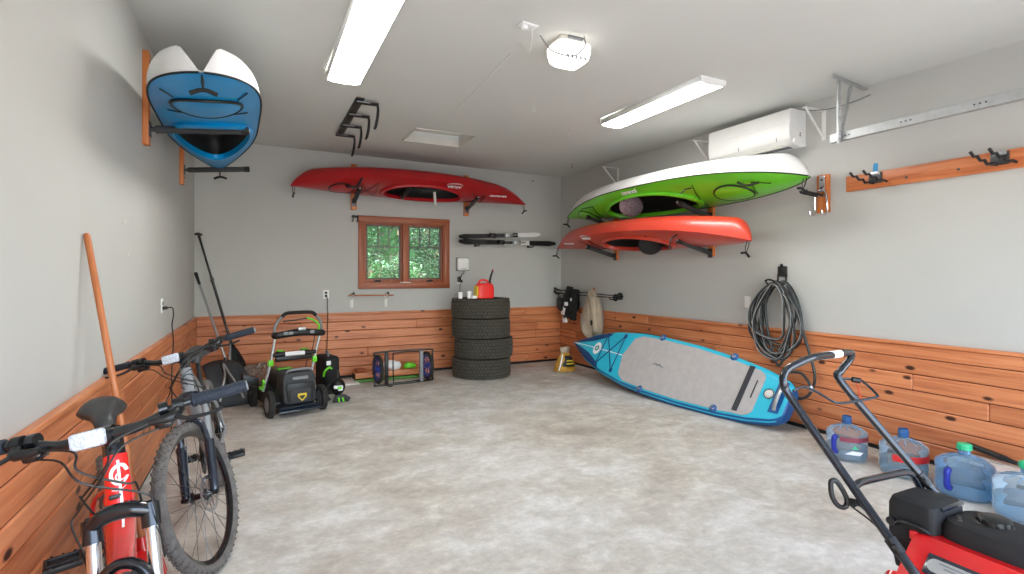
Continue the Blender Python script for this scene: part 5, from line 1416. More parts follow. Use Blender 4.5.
for xx in (2.95, 3.85):
    t = thing('wall_peg', 'black wall peg under the skis, nearer the window' if xx < 3 else 'black wall peg under the skis, nearer the room corner', 'peg', (xx, D, 1.83))
    g = G(); g.box((xx, D - .006, 1.85), (.03, .012, .06), bev=.003); g.build('plate', M['black'], t)
    g = G(); g.tube([(xx, D - .01, 1.832), (xx, D - .17, 1.832), (xx, D - .185, 1.85)], .009, n=8, spline=3); g.build('peg', M['black'], t)
# double hook beside the window
t = thing('wall_hook', 'small black double hook at the top corner of the window', 'hook', (1.19, D, 2.17))
g = G(); g.box((1.19, D - .004, 2.19), (.09, .008, .03), bev=.003); g.build('plate', M['black'], t)
for xx in (1.16, 1.22):
    g = G(); g.tube([(xx, D - .01, 2.19), (xx, D - .05, 2.20), (xx - .005, D - .075, 2.16), (xx - .01, D - .06, 2.12), (xx - .01, D - .03, 2.12)], .008, n=8, spline=4); g.build('prong', M['black'], t)
# low white rail rack under the window
t = thing('wall_rack', 'low white two-bracket rail rack below the window', 'rack', (1.38, D, 1.0))
for xx in (1.145, 1.605):
    g = G(); g.box((xx, D - .006, 1.045), (.04, .012, .20), bev=.003); br = g.build('bracket', M['white_metal'], t)
    g = G(); g.box((xx, D - .08, 1.135), (.022, .16, .02), bev=.004); g.tube([(xx, D - .01, 1.06), (xx, D - .13, 1.125)], .008, n=8); g.build('arm', M['white_metal'], br)
    g = G(); g.box((xx, D - .165, 1.145), (.026, .02, .035), bev=.005); g.build('end_cap', M['black'], br)
g = G(); g.tube([(1.09, D - .07, 1.115), (1.70, D - .07, 1.11)], .009, n=10); g.build('rail', M['handle_wood'], t)

# ------------------------------------------------------------------ corner rail with jacket, gloves and bag on the right wall
t = thing('pole_rack', 'black ski poles hung sideways on the wall beside the beige jacket', 'ski poles', (R, 6.45, 1.1))
for k, (dz, y0, y1, off) in enumerate(((.05, 5.62, 7.26, .10), (.0, 5.66, 7.20, .14))):
    g = G(); g.tube([(R - off, y0, 1.085 + dz * .4), (R - off, y1, 1.10 + dz)], [.006, .010], n=10); po = g.build('pole', M['blackgloss'], t)
    g = G(); g.tube([(R - off, y1 - .01, 1.10 + dz), (R - off - .01, y1 + .06, 1.105 + dz), (R - off - .02, y1 + .11, 1.13 + dz)], [.014, .018, .02], n=10, spline=3); g.build('grip', M['black'], po)
    g = G(); g.lathe([(.008, 0), (.05, .008), (.05, .014), (.008, .02), (.008, 0)], c=(R - off, y0 + .06, 1.088 + dz * .4), axis='Y', n=18); g.build('basket', M['black'], po)
for y in (5.78, 6.98):
    g = G(); g.box((R - .008, y, 1.10), (.016, .04, .09), bev=.004); g.tube([(R - .01, y, 1.07), (R - .18, y, 1.06), (R - .20, y, 1.085)], .008, n=8, spline=3); g.build('wall_hook', M['black'], t)
# jacket
t = thing('jacket', 'beige canvas jacket hanging from the wall hook above the paddleboard nose', 'jacket', (R - .1, 6.38, .5))
g = G(); rings = []
jy, jx = 6.28, R - .13
for z, w0, w1, d_ in ((1.175, -.02, .02, .02), (1.15, -.05, .05, .045), (1.10, -.10, .09, .06), (1.0, -.16, .14, .075), (.88, -.20, .20, .085), (.76, -.21, .26, .095), (.68, -.205, .275, .10), (.60, -.19, .23, .10), (.53, -.17, .14, .085), (.49, -.15, .05, .05)):
    ring = []
    for k in range(48):
        a = 2 * PI * k / 48
        fold = 1 + .55 * math.sin(5 * a + z * 4) * (1.2 - z) + .22 * math.sin(9 * a - z * 9)
        ring.append(V((jx + d_ * math.sin(a) * fold, jy + (w0 + w1) / 2 + (w1 - w0) / 2 * math.cos(a) * (1 + .04 * math.sin(7 * a + z * 11)), z + .012 * math.sin(6 * a))))
    rings.append(ring)
g.loft(rings); g.build('body', M['beige'], t, smooth=70)
g = G(); rings = []
for f, rr in ((0, .055), (.3, .06), (.6, .055), (.85, .05), (1.0, .045), (1.02, .03)):
    c = V((jx - .075 + .02 * f, jy - .10 - .04 * f, 1.09 - .50 * f)); rings.append([c + V((rr * .75 * math.sin(a) * (1 + .15 * math.sin(4 * a + f * 12)), rr * math.cos(a), .01 * math.sin(5 * a))) for a in [2 * PI * k / 24 for k in range(24)]])
g.loft(rings); g.build('sleeve', M['beige'], t, smooth=70)
g = G(); g.tube([(jx - .085, jy + .20, .80), (jx - .098, jy + .05, .785), (jx - .10, jy - .08, .83)], [.010, .014, .010], n=8, spline=4, flat=.5); g.build('pocket_flap', M['beige'], t)
g = G(); g.tube([(jx, jy - .01, 1.165), (jx + .03, jy, 1.20), (jx + .01, jy + .02, 1.17)], .012, n=8, spline=3); g.build('collar_loop', M['handle_wood'], t)
g = G(); g.box((jx - .115, jy - .13, .72), (.02, .03, .07), bev=.005); g.build('buckle', M['black'], t)
# gloves bundle
t = thing('gloves', 'black and white gloves hanging in a bunch beside the beige jacket', 'gloves', (R - .12, 6.95, .8))
for (y, z, s, m) in ((6.92, .98, 1.45, 'blackfab'), (6.74, .95, 1.4, 'blackfab'), (6.98, .84, 1.05, 'logo')):
    g = G(); c = V((R - .14, y, z))
    g.tube([c + V((.02, 0, .16)) * s, c + V((0, 0, .06)) * s, c, c + V((-.01, .0, -.07)) * s], [q_ * s for q_ in (.035, .05, .055, .045)], n=12, spline=3)
    for k in range(4):
        g.tube([c + V((-.01, -.036 + .024 * k, -.06)) * s, c + V((-.025, -.045 + .03 * k, -.13)) * s, c + V((-.02, -.05 + .033 * k, -.17 - .01 * (k % 2))) * s], [q_ * s for q_ in (.015, .014, .010)], n=8, spline=3)
    g.tube([c + V((0, .045, .02)) * s, c + V((-.02, .085, -.03)) * s, c + V((-.025, .09, -.06)) * s], [q_ * s for q_ in (.017, .015, .011)], n=8, spline=3)
    g.build('glove', M[m], t, smooth=70)
g = G(); g.box((R - .21, 6.88, .95), (.03, .08, .06), bev=.01); g.box((R - .20, 6.74, 1.02), (.03, .04, .05), bev=.01); g.build('cuff_patch', M['logo'], t)
t = thing('mesh_bag', 'small dark drawstring bag hanging in the corner end of the ski poles', 'bag', (R - .10, 7.18, .85))
g = G(); g.sphere((R - .12, 7.18, .93), (.05, .10, .11), n=20)
for v_ in g.bm.verts:
    v_.co += V((mnoise.noise(v_.co * 15) * .02, mnoise.noise(v_.co * 13) * .025, 0))
g.build('body', M['greybag'], t, smooth=60)
for s in (-1, 1):
    g = G(); g.tube([(R - .12, 7.18 + s * .08, .99), (R - .12, 7.18 + s * .07, 1.08), (R - .12, 7.18, 1.13)], .006, n=6, spline=3); g.build('drawstring', M['black'], t)

# seed bag on the floor
sx_, sy_ = 4.0, 6.5
t = thing('seed_bag', 'half-empty printed seed bag standing on the floor under the paddleboard nose', 'bag', (sx_, sy_, 0))
g = G(); rings = []
for z, w_, d_ in ((0.004, .155, .09), (.03, .165, .10), (.10, .15, .10), (.18, .115, .08), (.24, .08, .05), (.27, .065, .03)):
    rings.append([V((sx_ + w_ * math.copysign(abs(math.cos(a)) ** .7, math.cos(a)) * (1 + .05 * math.sin(5 * a + z * 20)), sy_ + d_ * math.sin(a) * (1 + .08 * math.sin(7 * a + z * 15)), z)) for a in [2 * PI * k / 36 for k in range(36)]])
g.loft(rings); g.build('body', M['seedbag'], t, smooth=60)
g = G(); rings2 = []
for z, w_, d_ in ((.085, .155, .1075), (.12, .146, .1035), (.18, .118, .084), (.235, .086, .055)):
    rings2.append([V((sx_ + .01 + w_ * .84 * math.cos(a), sy_ + d_ * 1.22 * math.sin(a), z)) for a in [PI + .35 + (PI - .7) * k / 16 for k in range(17)]])
g.loft(rings2, wrap=False, caps=False); g.build('front_label', M['seedback'], t, smooth=60, solid=.002)
g = G(); rings = []
for z, w_, d_ in ((.265, .066, .03), (.30, .075, .035), (.335, .085, .03), (.345, .07, .015)):
    rings.append([V((sx_ + w_ * math.cos(a), sy_ + d_ * math.sin(a) * (1 + .3 * math.sin(4 * a)), z + .012 * math.sin(3 * a))) for a in [2 * PI * k / 24 for k in range(24)]])
g.loft(rings); g.build('rolled_top', M['beige'], t, smooth=60)
for k, zz in enumerate((.155, .195)):
    g = G(); g.box((sx_ + .015, sy_ - .128 + k * .018, zz - .03), (.12 - .02 * k, .006, .018), rot=Matrix.Rotation(-.35, 4, 'X')); g.build('print', M['yellow'], t)
g = G(); g.tube([(sx_ - .07, sy_ - .05, .25), (sx_ - .12, sy_ - .09, .14), (sx_ - .145, sy_ - .075, .03)], [.010, .012, .010], n=6, spline=4, flat=.3); g.build('band', M['logo'], t)

# ------------------------------------------------------------------ stand-up paddleboard against the right wall
O_ = V((4.073, 4.679, .363)); a_ = V((-.081, .994, .072)).normalized(); v_ = V((.531, -.018, .847)); v_ = (v_ - a_ * v_.dot(a_)).normalized(); n_ = a_.cross(v_)
if n_.x > 0:
    n_ = -n_                                               # deck side, towards the room
LB = 3.154; WB = .735 / .8
prof_w = [(0, .175), (.012, .215), (.03, .245), (.1, .305), (.2, .352), (.35, .39), (.5, .40), (.62, .385), (.75, .325), (.87, .215), (.95, .095), (.985, .035), (1, .006)]
def hw(s):
    for (s0, w0), (s1, w1) in zip(prof_w, prof_w[1:]):
        if s <= s1:
            return (w0 + (w1 - w0) * (s - s0) / (s1 - s0)) * WB
    return .006
def BP(s, v, off=0.0):
    c = .012 if s < .3 else .012 - .012 * (s - .3) / .7
    rock = -.055 * max(0, (s - .7) / .3) ** 2
    return O_ + a_ * ((s - .5) * LB) + v_ * (v + c) + n_ * (off + rock)
t = thing('paddleboard', 'turquoise stand-up paddleboard on its edge, leaning on the wainscot', 'paddleboard', tuple(BP(.5, 0)))
ss = [0, .006, .012, .03, .06, .1, .15, .2, .27, .35, .43, .5, .56, .62, .68, .75, .8, .84, .87, .9, .925, .95, .97, .985, 1.0]
TH = .125
def sec(s, k0, k1, n):
    w = hw(s); th = TH * (1 - .5 * max(0, (s - .85) / .15) ** 1.5); rr = min(th / 2, w * .9)
    out = []
    for k in range(n + 1):
        q = k0 + (k1 - k0) * k / n
        out.append(BP(s, (w - rr) + rr * math.cos(q), -th / 2 + th / 2 * math.sin(q)) if True else None)
    return out
def sec2(s, sg, n=10):
    w = hw(s); th = TH * (1 - .5 * max(0, (s - .85) / .15) ** 1.5); rr = min(th / 2, w * .9)
    return [BP(s, sg * ((w - rr) + rr * math.cos(q)), -th / 2 + th / 2 * math.sin(q)) for q in [(.35 if sg > 0 else 1.15) - (PI / 2 + (.35 if sg > 0 else 1.15)) * k / n for k in range(n + 1)]]
# deck and bottom skins, then the rails
g = G()
rows = []
for s in ss:
    w = hw(s); th = TH * (1 - .5 * max(0, (s - .85) / .15) ** 1.5); rr = min(th / 2, w * .9)
    rows.append([BP(s, -((w - rr) + rr * math.cos(q)), -th / 2 + th / 2 * math.sin(q)) for q in [1.15 + (PI / 2 - 1.15) * j / 6 for j in range(6)]] + [BP(s, (w - rr) * (-1 + 2 * k / 10), 0) for k in range(11)] + [BP(s, ((w - rr) + rr * math.cos(q)), -th / 2 + th / 2 * math.sin(q)) for q in [.35 + (PI / 2 - .35) * j / 6 for j in range(5, -1, -1)]])
g.loft(rows, wrap=False, caps=False); g.build('deck', M['sup'], t, smooth=60)
g = G(); rows = []
for s in ss:
    w = hw(s); th = TH * (1 - .5 * max(0, (s - .85) / .15) ** 1.5); rr = min(th / 2, w * .9)
    rows.append([BP(s, (w - rr) * (-1 + 2 * k / 10), -th) for k in range(11)])
g.loft(rows, wrap=False, caps=False); g.build('bottom', M['sup'], t, smooth=60)
for sg in (-1, 1):
    g = G(); g.loft([sec2(s, sg) for s in ss], wrap=False, caps=False); rl = g.build('rail', M['sup_blue'], t, smooth=60)
    g = G(); g.tube([BP(s, sg * (hw(s) - min(TH / 2, hw(s) * .9)) + sg * min(TH / 2, hw(s) * .9) * .75, -TH * .18) for s in ss[2:-1]], .006, n=6); g.build('rail_line', M['sup'], rl)
g = G()
for s, in ((0.0,),):
    w = hw(0); rr = min(TH / 2, w * .9)
    ring = [BP(0, (w - rr) + rr * math.cos(q), -TH / 2 + TH / 2 * math.sin(q)) for q in [PI / 2 - PI * k / 10 for k in range(11)]] + [BP(0, -((w - rr) + rr * math.cos(q)), -TH / 2 + TH / 2 * math.sin(q)) for q in [-PI / 2 + PI * k / 10 for k in range(11)]]
    mid = [p + (BP(0, 0, -TH / 2) - p) * .15 - a_ * .012 for p in ring]
    g.loft([ring, mid], caps=False); g.bm.faces.new([g.bm.verts.new(p) for p in mid])
g.build('tail_end', M['sup_blue'], t, smooth=60)
def layer(poly, off, thick, name, m, par=t, bev=0.0):
    """flat piece following the deck; poly in (s, v)"""
    g = G()
    # refine edges so the piece bends with the deck
    pts = []
    for (s0, v0), (s1, v1) in zip(poly, poly[1:] + poly[:1]):
        k = max(1, int(abs(s1 - s0) / .04))
        for j in range(k):
            pts.append((s0 + (s1 - s0) * j / k, v0 + (v1 - v0) * j / k))
    lo = [BP(s, v, off) for s, v in pts]; hi = [BP(s, v, off + thick) for s, v in pts]; n = len(pts)
    vs, fs = g._add(lo + hi, [list(range(n, 2 * n))] + [[i, (i + 1) % n, n + (i + 1) % n, n + i] for i in range(n)])
    return g.build(name, M[m], par, smooth=25)
inset = .055
pad = [(.085, -.17), (.085, .17), (.092, .205), (.11, .235)] + [(s, hw(s) - inset) for s in (.14, .2, .27, .35, .43, .5, .56, .61)] + [(.645, .24), (.668, .0), (.645, -.24)] + [(s, -(hw(s) - inset)) for s in (.61, .56, .5, .43, .35, .27, .2, .14)] + [(.11, -.235), (.092, -.205)]
pd = layer(pad, .001, .005, 'deck_pad', 'pad')
layer([(.130, -.215), (.130, .255), (.146, .255), (.146, -.215)], .006, .010, 'kick_strip', 'pad_dark', pd)
layer([(.104, -.05), (.104, .13), (.108, .13), (.108, -.05)], .006, .003, 'slot_mark', 'pad_dark', pd)
g = G(); g.tube([BP(.505, -.012, .008), BP(.495, .012, .008), BP(.487, -.006, .008), BP(.478, .012, .008), BP(.468, -.006, .008), BP(.455, -.004, .008)], [.004, .011, .009, .011, .009, .004], n=6, spline=4, flat=.3, up=n_); g.build('pad_mark', M['grey'], pd)
for s, v in ((.519, .335), (.514, -.325), (.212, .305), (.206, -.265)):
    g = G(); g.lathe([(0, .012), (.016, .014), (.038, .008), (.043, 0), (0, 0)], n=20, M=frame(BP(s, v, .002), a_, n_)); rg_ = g.build('ring_patch', M['sup_blue'], t, smooth=50)
    g = G(); q = BP(s, v, .02); g.torus(q, .017, .005, axis=n_ + v_ * .6, n=20, m=8); g.build('ring', M['steel'], rg_)
bp = [(.792, .205), (.696, .245), (.788, -.205), (.689, -.225)]
for i, j in ((0, 2), (0, 3), (2, 1), (1, 3)):
    g = G(); g.tube([BP(bp[i][0], bp[i][1], .012), BP((bp[i][0] + bp[j][0]) / 2, (bp[i][1] + bp[j][1]) / 2, .010), BP(bp[j][0], bp[j][1], .012)], .0055, n=8); g.build('bungee_cord', M['sup_navy'], t)
for s, v in bp:
    g = G(); g.box(BP(s, v, .008), (.035, .05, .022), rot=frame((0, 0, 0), a_, n_), bev=.006); g.build('bungee_anchor', M['sup_navy'], t)
# nose patches, centre line and emblem
for sg in (-1, 1):
    g = G(); rows = []
    for s in (.775, .79, .805, .82, .84, .86, .88, .9, .92, .94, .96, .975, .985):
        w = hw(s); th = TH * (1 - .5 * max(0, (s - .85) / .15) ** 1.5); rr = min(th / 2, w * .9)
        fade = min(1, (s - .77) / .10) * min(1, (1.02 - s) / .08)
        inn = (w - rr) * (1 - .42 * fade)
        pts = [(sg * (inn + ((w - rr) - inn) * j / 3), .0015) for j in range(3)]
        row = [BP(s, v, o_) for v, o_ in pts] + [BP(s, sg * ((w - rr) + (rr + .0015) * math.cos(q)), -th / 2 + (th / 2 + .0015) * math.sin(q)) for q in [PI / 2 - (PI / 2 - .3) * j / 8 for j in range(9)]]
        rows.append(row)
    g.loft(rows, wrap=False, caps=False); g.build('nose_patch', M['sup_navy'], t, smooth=60)
layer([(.67, -.005), (.67, .005), (.985, .006), (.985, -.006)], .0008, .002, 'centre_line', 'logo')
def disc(s, v, r0, r1, off, name, m, par, sx=1.0):
    g = G(); F_ = frame(BP(s, v, off), a_, n_); g.lathe([(r0, .0), (r0, .002), (r1, .002), (r1, 0)], n=28, M=F_ @ Matrix.Diagonal((sx, 1, 1, 1))); return g.build(name, M[m], par, smooth=30)
em = disc(.823, 0, 0.0, .085, .002, 'emblem', 'logo', t, .75)
disc(.823, 0, .022, .036, .0045, 'emblem_mark', 'sup_navy', em); 
g = G(); g.box(BP(.823, 0, .006), (.012, .075, .003), rot=frame((0, 0, 0), a_, n_) @ Matrix.Rotation(.5, 4, 'Z')); g.build('emblem_mark', M['capgreen'], em)
# tail handle, patch and valve
layer([(.012, -.12), (.012, .185), (.042, .175), (.042, -.13)], .001, .004, 'handle_patch', 'sup_blue')
g = G(); g.tube([BP(.026, .15, .006), BP(.024, .09, .035), BP(.023, .02, .045), BP(.024, -.05, .035), BP(.026, -.10, .006)], [.018, .02, .02, .02, .018], n=10, spline=4, flat=.45, up=n_); g.build('tail_handle', M['galv'], t)
g = G(); F_ = frame(BP(.058, .035, .002), a_, n_); g.lathe([(0, .014), (.03, .014), (.036, .010), (.038, .004), (.05, .004), (.05, 0)], n=28, M=F_); vl = g.build('valve', M['offwhite'], t)
g = G(); g.torus(BP(.058, .035, .006), .046, .004, axis=n_, n=28, m=6); g.build('valve_ring', M['black'], vl)

# ------------------------------------------------------------------ coiled hose on its hook
t = thing('hose_hook', 'dark wall hook holding up the coiled hose', 'hook', (R, 3.34, 1.41))
g = G(); g.box((R - .008, 3.34, 1.425), (.016, .095, .10), bev=.004); g.build('plate', M['darksteel'], t)
g = G(); g.tube([(R - .012, 3.34, 1.475), (R - .03, 3.34, 1.49)], .012, n=8)
for dy in (-.042, .042):
    g.tube([(R - .014, 3.34 + dy, 1.40), (R - .02, 3.34 + dy, 1.33), (R - .05, 3.34 + dy, 1.305), (R - .15, 3.34 + dy, 1.305), (R - .19, 3.34 + dy, 1.34)], .008, n=8, spline=4)
g.tube([(R - .19, 3.34 - .042, 1.34), (R - .195, 3.34, 1.35), (R - .19, 3.34 + .042, 1.34)], .008, n=8, spline=3)
g.build('wire_arm', M['black'], t)
t = thing('hose', 'dark grey garden hose coiled in long loops on the wall hook', 'hose', (R - .1, 3.34, .3))
rnd = random.Random(12)
for k in range(9):
    ht_ = 1.33 - .012 * (k % 3); bo = rnd.uniform(.60, .80); wl, wr = rnd.uniform(.16, .27), rnd.uniform(.12, .24); xo = R - .055 - .016 * k; cy_ = 3.32 + rnd.uniform(-.03, .03)
    pts = []
    for j in range(12):
        a = 2 * PI * j / 12; cz, sy = math.cos(a), math.sin(a)
        w_ = (wl if sy > 0 else wr) * (1.0 if cz < 0 else (1 - .50 * cz ** 2))
        pts.append((xo + .02 * math.sin(a * 2 + k), cy_ + sy * w_ + .02 * math.sin(a * 3 + k), (ht_ + bo) / 2 + cz * (ht_ - bo) / 2))
    g = G(); g.tube(pts, .0125, n=10, closed=True, spline=6); lp = g.build('loop', M['hose'] if k % 2 else M['hose_dark'], t)
    g = G(); g.tube([(p[0] - .0115, p[1] + .003, p[2]) for p in pts], .0035, n=5, closed=True, spline=6); g.build('stripe', M['hose_pale'], lp)
for pts in ([(R - .10, 3.22, 1.30), (R - .11, 3.14, 1.15), (R - .10, 3.09, .95), (R - .09, 3.02, .72), (R - .08, 2.97, .50), (R - .08, 3.02, .34), (R - .09, 3.12, .28), (R - .10, 3.24, .32), (R - .12, 3.28, .42), (R - .12, 3.20, .50), (R - .12, 3.08, .52), (R - .115, 3.02, .47), (R - .11, 2.99, .42)],
            [(R - .10, 3.50, 1.22), (R - .09, 3.62, 1.0), (R - .09, 3.64, .85), (R - .08, 3.56, .74), (R - .10, 3.45, .70)],
            [(R - .13, 3.36, 1.31), (R - .14, 3.42, 1.1), (R - .14, 3.38, .8), (R - .13, 3.30, .56), (R - .12, 3.24, .62)]):
    g = G(); g.tube(pts, .0125, n=10, spline=6); g.build('loop', M['hose'], t)
g = G(); g.cyl((R - .11, 2.99, .42), (R - .11, 2.975, .375), .017); g.build('coupling', M['steel'], t)
M_dummy = None
# ------------------------------------------------------------------ water jugs
def jug(x, y, r, label, m='jug', cap=None, handle=None, band=None, water=.09, extra=None, a0=0.0):
    t = thing('water_jug', label, 'water jug', (x, y, 0), 'water jugs along the wall')
    prof = [(0, .006), (r * .80, .004), (r * .93, .010), (r * .985, .03), (r * .985, .075), (r * .955, .085), (r * .985, .095), (r * .985, .14), (r * .955, .15), (r * .985, .16), (r, .185), (r * .97, .203), (r * .80, .222), (r * .45, .236), (.036, .248), (.031, .256), (.030, .262)]
    g = G(); g.lathe(prof, c=(x, y, 0), n=48); g.build('body', M[m], t, smooth=60)
    g = G(); g.lathe([(.030, .258), (.032, .262), (.032, .285), (.035, .287), (.035, .293), (.031, .295), (.031, .315), (.027, .316), (.027, .262)], c=(x, y, 0), n=28); g.build('neck', M['jugneck'] if not cap else M['jugblue'], t)
    if cap:
        g = G(); g.lathe([(0, .325), (.033, .324), (.037, .318), (.038, .288), (.035, .286), (0, .288)], c=(x, y, 0), n=28)
        for k in range(20):
            q = 2 * PI * k / 20; g.box((x + .038 * math.cos(q), y + .038 * math.sin(q), .305), (.004, .005, .024), rot=q)
        cp = g.build('cap', M[cap], t)
        g = G(); g.torus((x, y, .289), .037, .003, n=24, m=6); g.build('tamper_ring', M[cap], cp)
    if handle is not None:
        q = handle; e = V((math.cos(q), math.sin(q), 0)); s = V((-e.y, e.x, 0))
        g = G(); c = V((x, y, 0)) + e * (r * .97)
        g.tube([c + V((0, 0, .175)) - e * .01, c + e * .012 + V((0, 0, .165)), c + e * .016 + V((0, 0, .12)), c + e * .012 + V((0, 0, .075)), c + V((0, 0, .062)) - e * .01], [.020, .018, .016, .018, .022], n=12, spline=4); g.build('handle', M['navy'], t)
    if band:
        g = G(); q0, q1, z0, z1, mm_ = band
        g.lathe([(r + .0015, z0), (r + .0015, z1), (r - .0005, z1), (r - .0005, z0), (r + .0015, z0)], c=(x, y, 0), n=28, a0=q0, a1=q1); g.build('body_band', M[mm_], t)
    if water:
        g = G(); g.lathe([(0, .010), (r * .78, .009), (r * .91, .014), (r * .965, .032), (r * .965, .075), (r * .935, .085), (r * .96, .092), (r * .96, min(water, .13)), (0, min(water, .13))], c=(x, y, 0), n=40); g.build('water', M['water'], t, smooth=60)
    # ribs in the shoulder
    g = G()
    for k in range(10):
        q = 2 * PI * k / 10 + a0; e = V((math.cos(q), math.sin(q), 0)); c = V((x, y, 0))
        g.tube([c + e * .045 + V((0, 0, .247)), c + e * (r * .5) + V((0, 0, .236)), c + e * (r * .8) + V((0, 0, .223))], [.003, .005, .002], n=6)
    g.build('shoulder_rib', M['jugblue'], t)
    if extra:
        extra(t, x, y, r)
    return t
def triangle(t, x, y, r):
    q = -2.2; e = V((math.cos(q), math.sin(q), 0)); F_ = frame(V((x, y, .10)) + e * (r + .001), V((-e.y, e.x, 0)), e)
    g = G(); g.prism([(-.02, 0), (.02, 0), (0, .03)], .002, F_); g.build('sticker', M['capgreen'], t)
    g = G(); g.prism([(-.07, -.035), (.03, -.045), (.06, -.02), (-.02, -.012)], .002, F_); g.build('sticker', M['logo'], t)
    g = G(); g.lathe([(r + .0015, .15), (r + .0015, .183), (r - .0005, .183), (r - .0005, .15), (r + .0015, .15)], c=(x, y, 0), n=24, a0=-2.9, a1=-.9); g.build('body_band', M['maroon'], t)  # plain maroon band round the upper body
jug(4.05, 2.49, .137, 'clear jug with green triangle sticker and blue side handle, nearest the paddleboard tail', handle=3.1, extra=triangle, water=.10)
jug(4.07, 2.11, .143, 'clear jug with a wide red label band', band=(-3.1, -.6, .115, .16, 'redband'), water=.105)
jug(4.03, 1.74, .150, 'blue tinted jug with green cap and dark blue side handle', 'jugblue', 'capgreen', 3.0, None, .125)
jug(3.96, 1.41, .155, 'plain clear jug with green cap, last of the row by the red machine', 'jug', 'capgreen', None, None, .115)

# carton with a hand tool
t = thing('carton', 'long flat white carton on the floor behind the capped jugs', 'box', (4.30, 1.60, 0))
g = G(); g.box((4.30, 1.58, .083), (.25, .64, .16), bev=.003); g.build('box', M['cardboard'], t)
for (x0, y0, ln) in ((4.25, 1.76, .14), (4.33, 1.70, .08)):
    g = G(); g.box((x0, y0, .1635), (.012, ln, .001)); g.build('print', M['greybag'], t)
for yy in (1.45, 1.52, 1.62):
    g = G(); g.box((4.1745, yy, .10), (.001, .04, .025)); g.build('print', M['seedback'], t)
g = G(); g.box((4.30, 1.58, .1635), (.05, .64, .0012)); g.build('tape', M['offwhite'], t)
t = thing('hand_tool', 'black gripped hand tool lying on the white carton against the wall', 'tool', (4.39, 1.72, .165))
p0, p1 = V((4.40, 1.89, .225)), V((4.36, 1.60, .187)); dd = (p1 - p0).normalized()
g = G(); g.tube([p0, p0 + dd * .015, p0 + dd * .12, p0 + dd * .22, p1], [.012, .019, .017, .020, .012], n=12, spline=4); g.build('grip', M['blackmatte'], t)
g = G(); g.tube([p0 + dd * .02, p0 + dd * .10, p0 + dd * .2], .0205, n=10); g.build('grip_sleeve', M['black'], t)
g = G(); g.tube([p1, p1 + dd * .10 + V((-.01, 0, 0)), p1 + dd * .18 + V((-.02, 0, -.004))], [.010, .022, .018], n=10, flat=.4, spline=3); g.build('head', M['steel'], t)

# ------------------------------------------------------------------ red single-stage machine with folded-up handle
def at(px, py, t_):
    """point seen at picture position px, py at depth t_ (metres along the view axis)"""
    X = (px - 512) / 523.98 * t_; c, s = math.cos(.451), math.sin(.451)
    return V((c * X + s * t_, -s * X + c * t_, CAMH - (py - 275.2) / 523.98 * t_))
cx_ = 1.90
t = thing('snow_thrower', 'red walk-behind snow thrower with black engine and tall black tube handle', 'snow thrower', (cx_, .5, 0))
# hood and ledge
def sweep(prof, y0, y1, name, m, par=t, ease=0.0, smooth=30):
    g = G(); rings = []
    for yy, k in ((y0, 1 - ease), (y0 + (y1 - y0) * .04, 1.0), (y0 + (y1 - y0) * .8, 1.0), (y1, 1 - ease * 2)):
        zc_ = .45
        rings.append([V((cx_ + (a - cx_) * k, yy, zc_ + (b_ - zc_) * k)) for a, b_ in prof])
    g.loft(rings); return g.build(name, M[m], par, smooth=smooth)
hood = sweep([(1.795, .612), (1.785, .605), (1.68, .50), (1.64, .47), (1.63, .40), (1.63, .24), (2.17, .24), (2.17, .40), (2.16, .47), (2.12, .50), (2.015, .605), (2.005, .612)], .90, .18, 'hood', 'red_mower', ease=.03)
g = G(); g.box((1.66, .88, .47), (.09, .07, .03), rot=Matrix.Rotation(.3, 4, 'Y'), bev=.008); g.tube([(1.70, .90, .49), (1.64, .885, .47), (1.60, .86, .455)], [.03, .028, .02], n=10, spline=3); g.build('handle_bracket', M['red_mower'], t)
g = G(); g.box((2.13, .88, .47), (.09, .07, .03), rot=Matrix.Rotation(-.3, 4, 'Y'), bev=.008); g.build('handle_bracket', M['red_mower'], t)
# label plate on the sloping face
sl = V((.105, 0, .105)).normalized(); nl = V((-1, 0, 1)).normalized()
F_ = frame((1.737, .735, .5595), (0, -1, 0), nl)
g = G(); g.box((0, 0, .002), (.215, .062, .004), bev=.0015); g.f = F_; pb = g.build('label_plate', M['darkblue'], t)
g = G(F_); pts = []
for k in range(24):
    a = 2 * PI * k / 24; pts.append((-.02 + (.062 * (1 if math.cos(a) > 0 else -1)) + .020 * math.cos(a), .020 * math.sin(a)))
g.prism(pts, .0015, Matrix.Translation((0, 0, .004))); g.build('label_field', M['galv'], pb)
for k in range(3):
    g = G(F_); g.box((-.02 + .004 * k, .010 - .010 * k, .0062), (.11 - .02 * k, .0035, .0008)); g.build('label_print', M['grey'], pb)
g = G(F_); g.box((.088, .0, .0052), (.034, .056, .002), bev=.0008); g.build('brand_patch', M['redband'], pb)
g = text_mesh('TORO', .016, F_ @ Matrix.Translation((.088, .005, .0068)), .0006, True); g.build('lettering', M['logo'], pb, smooth=0)
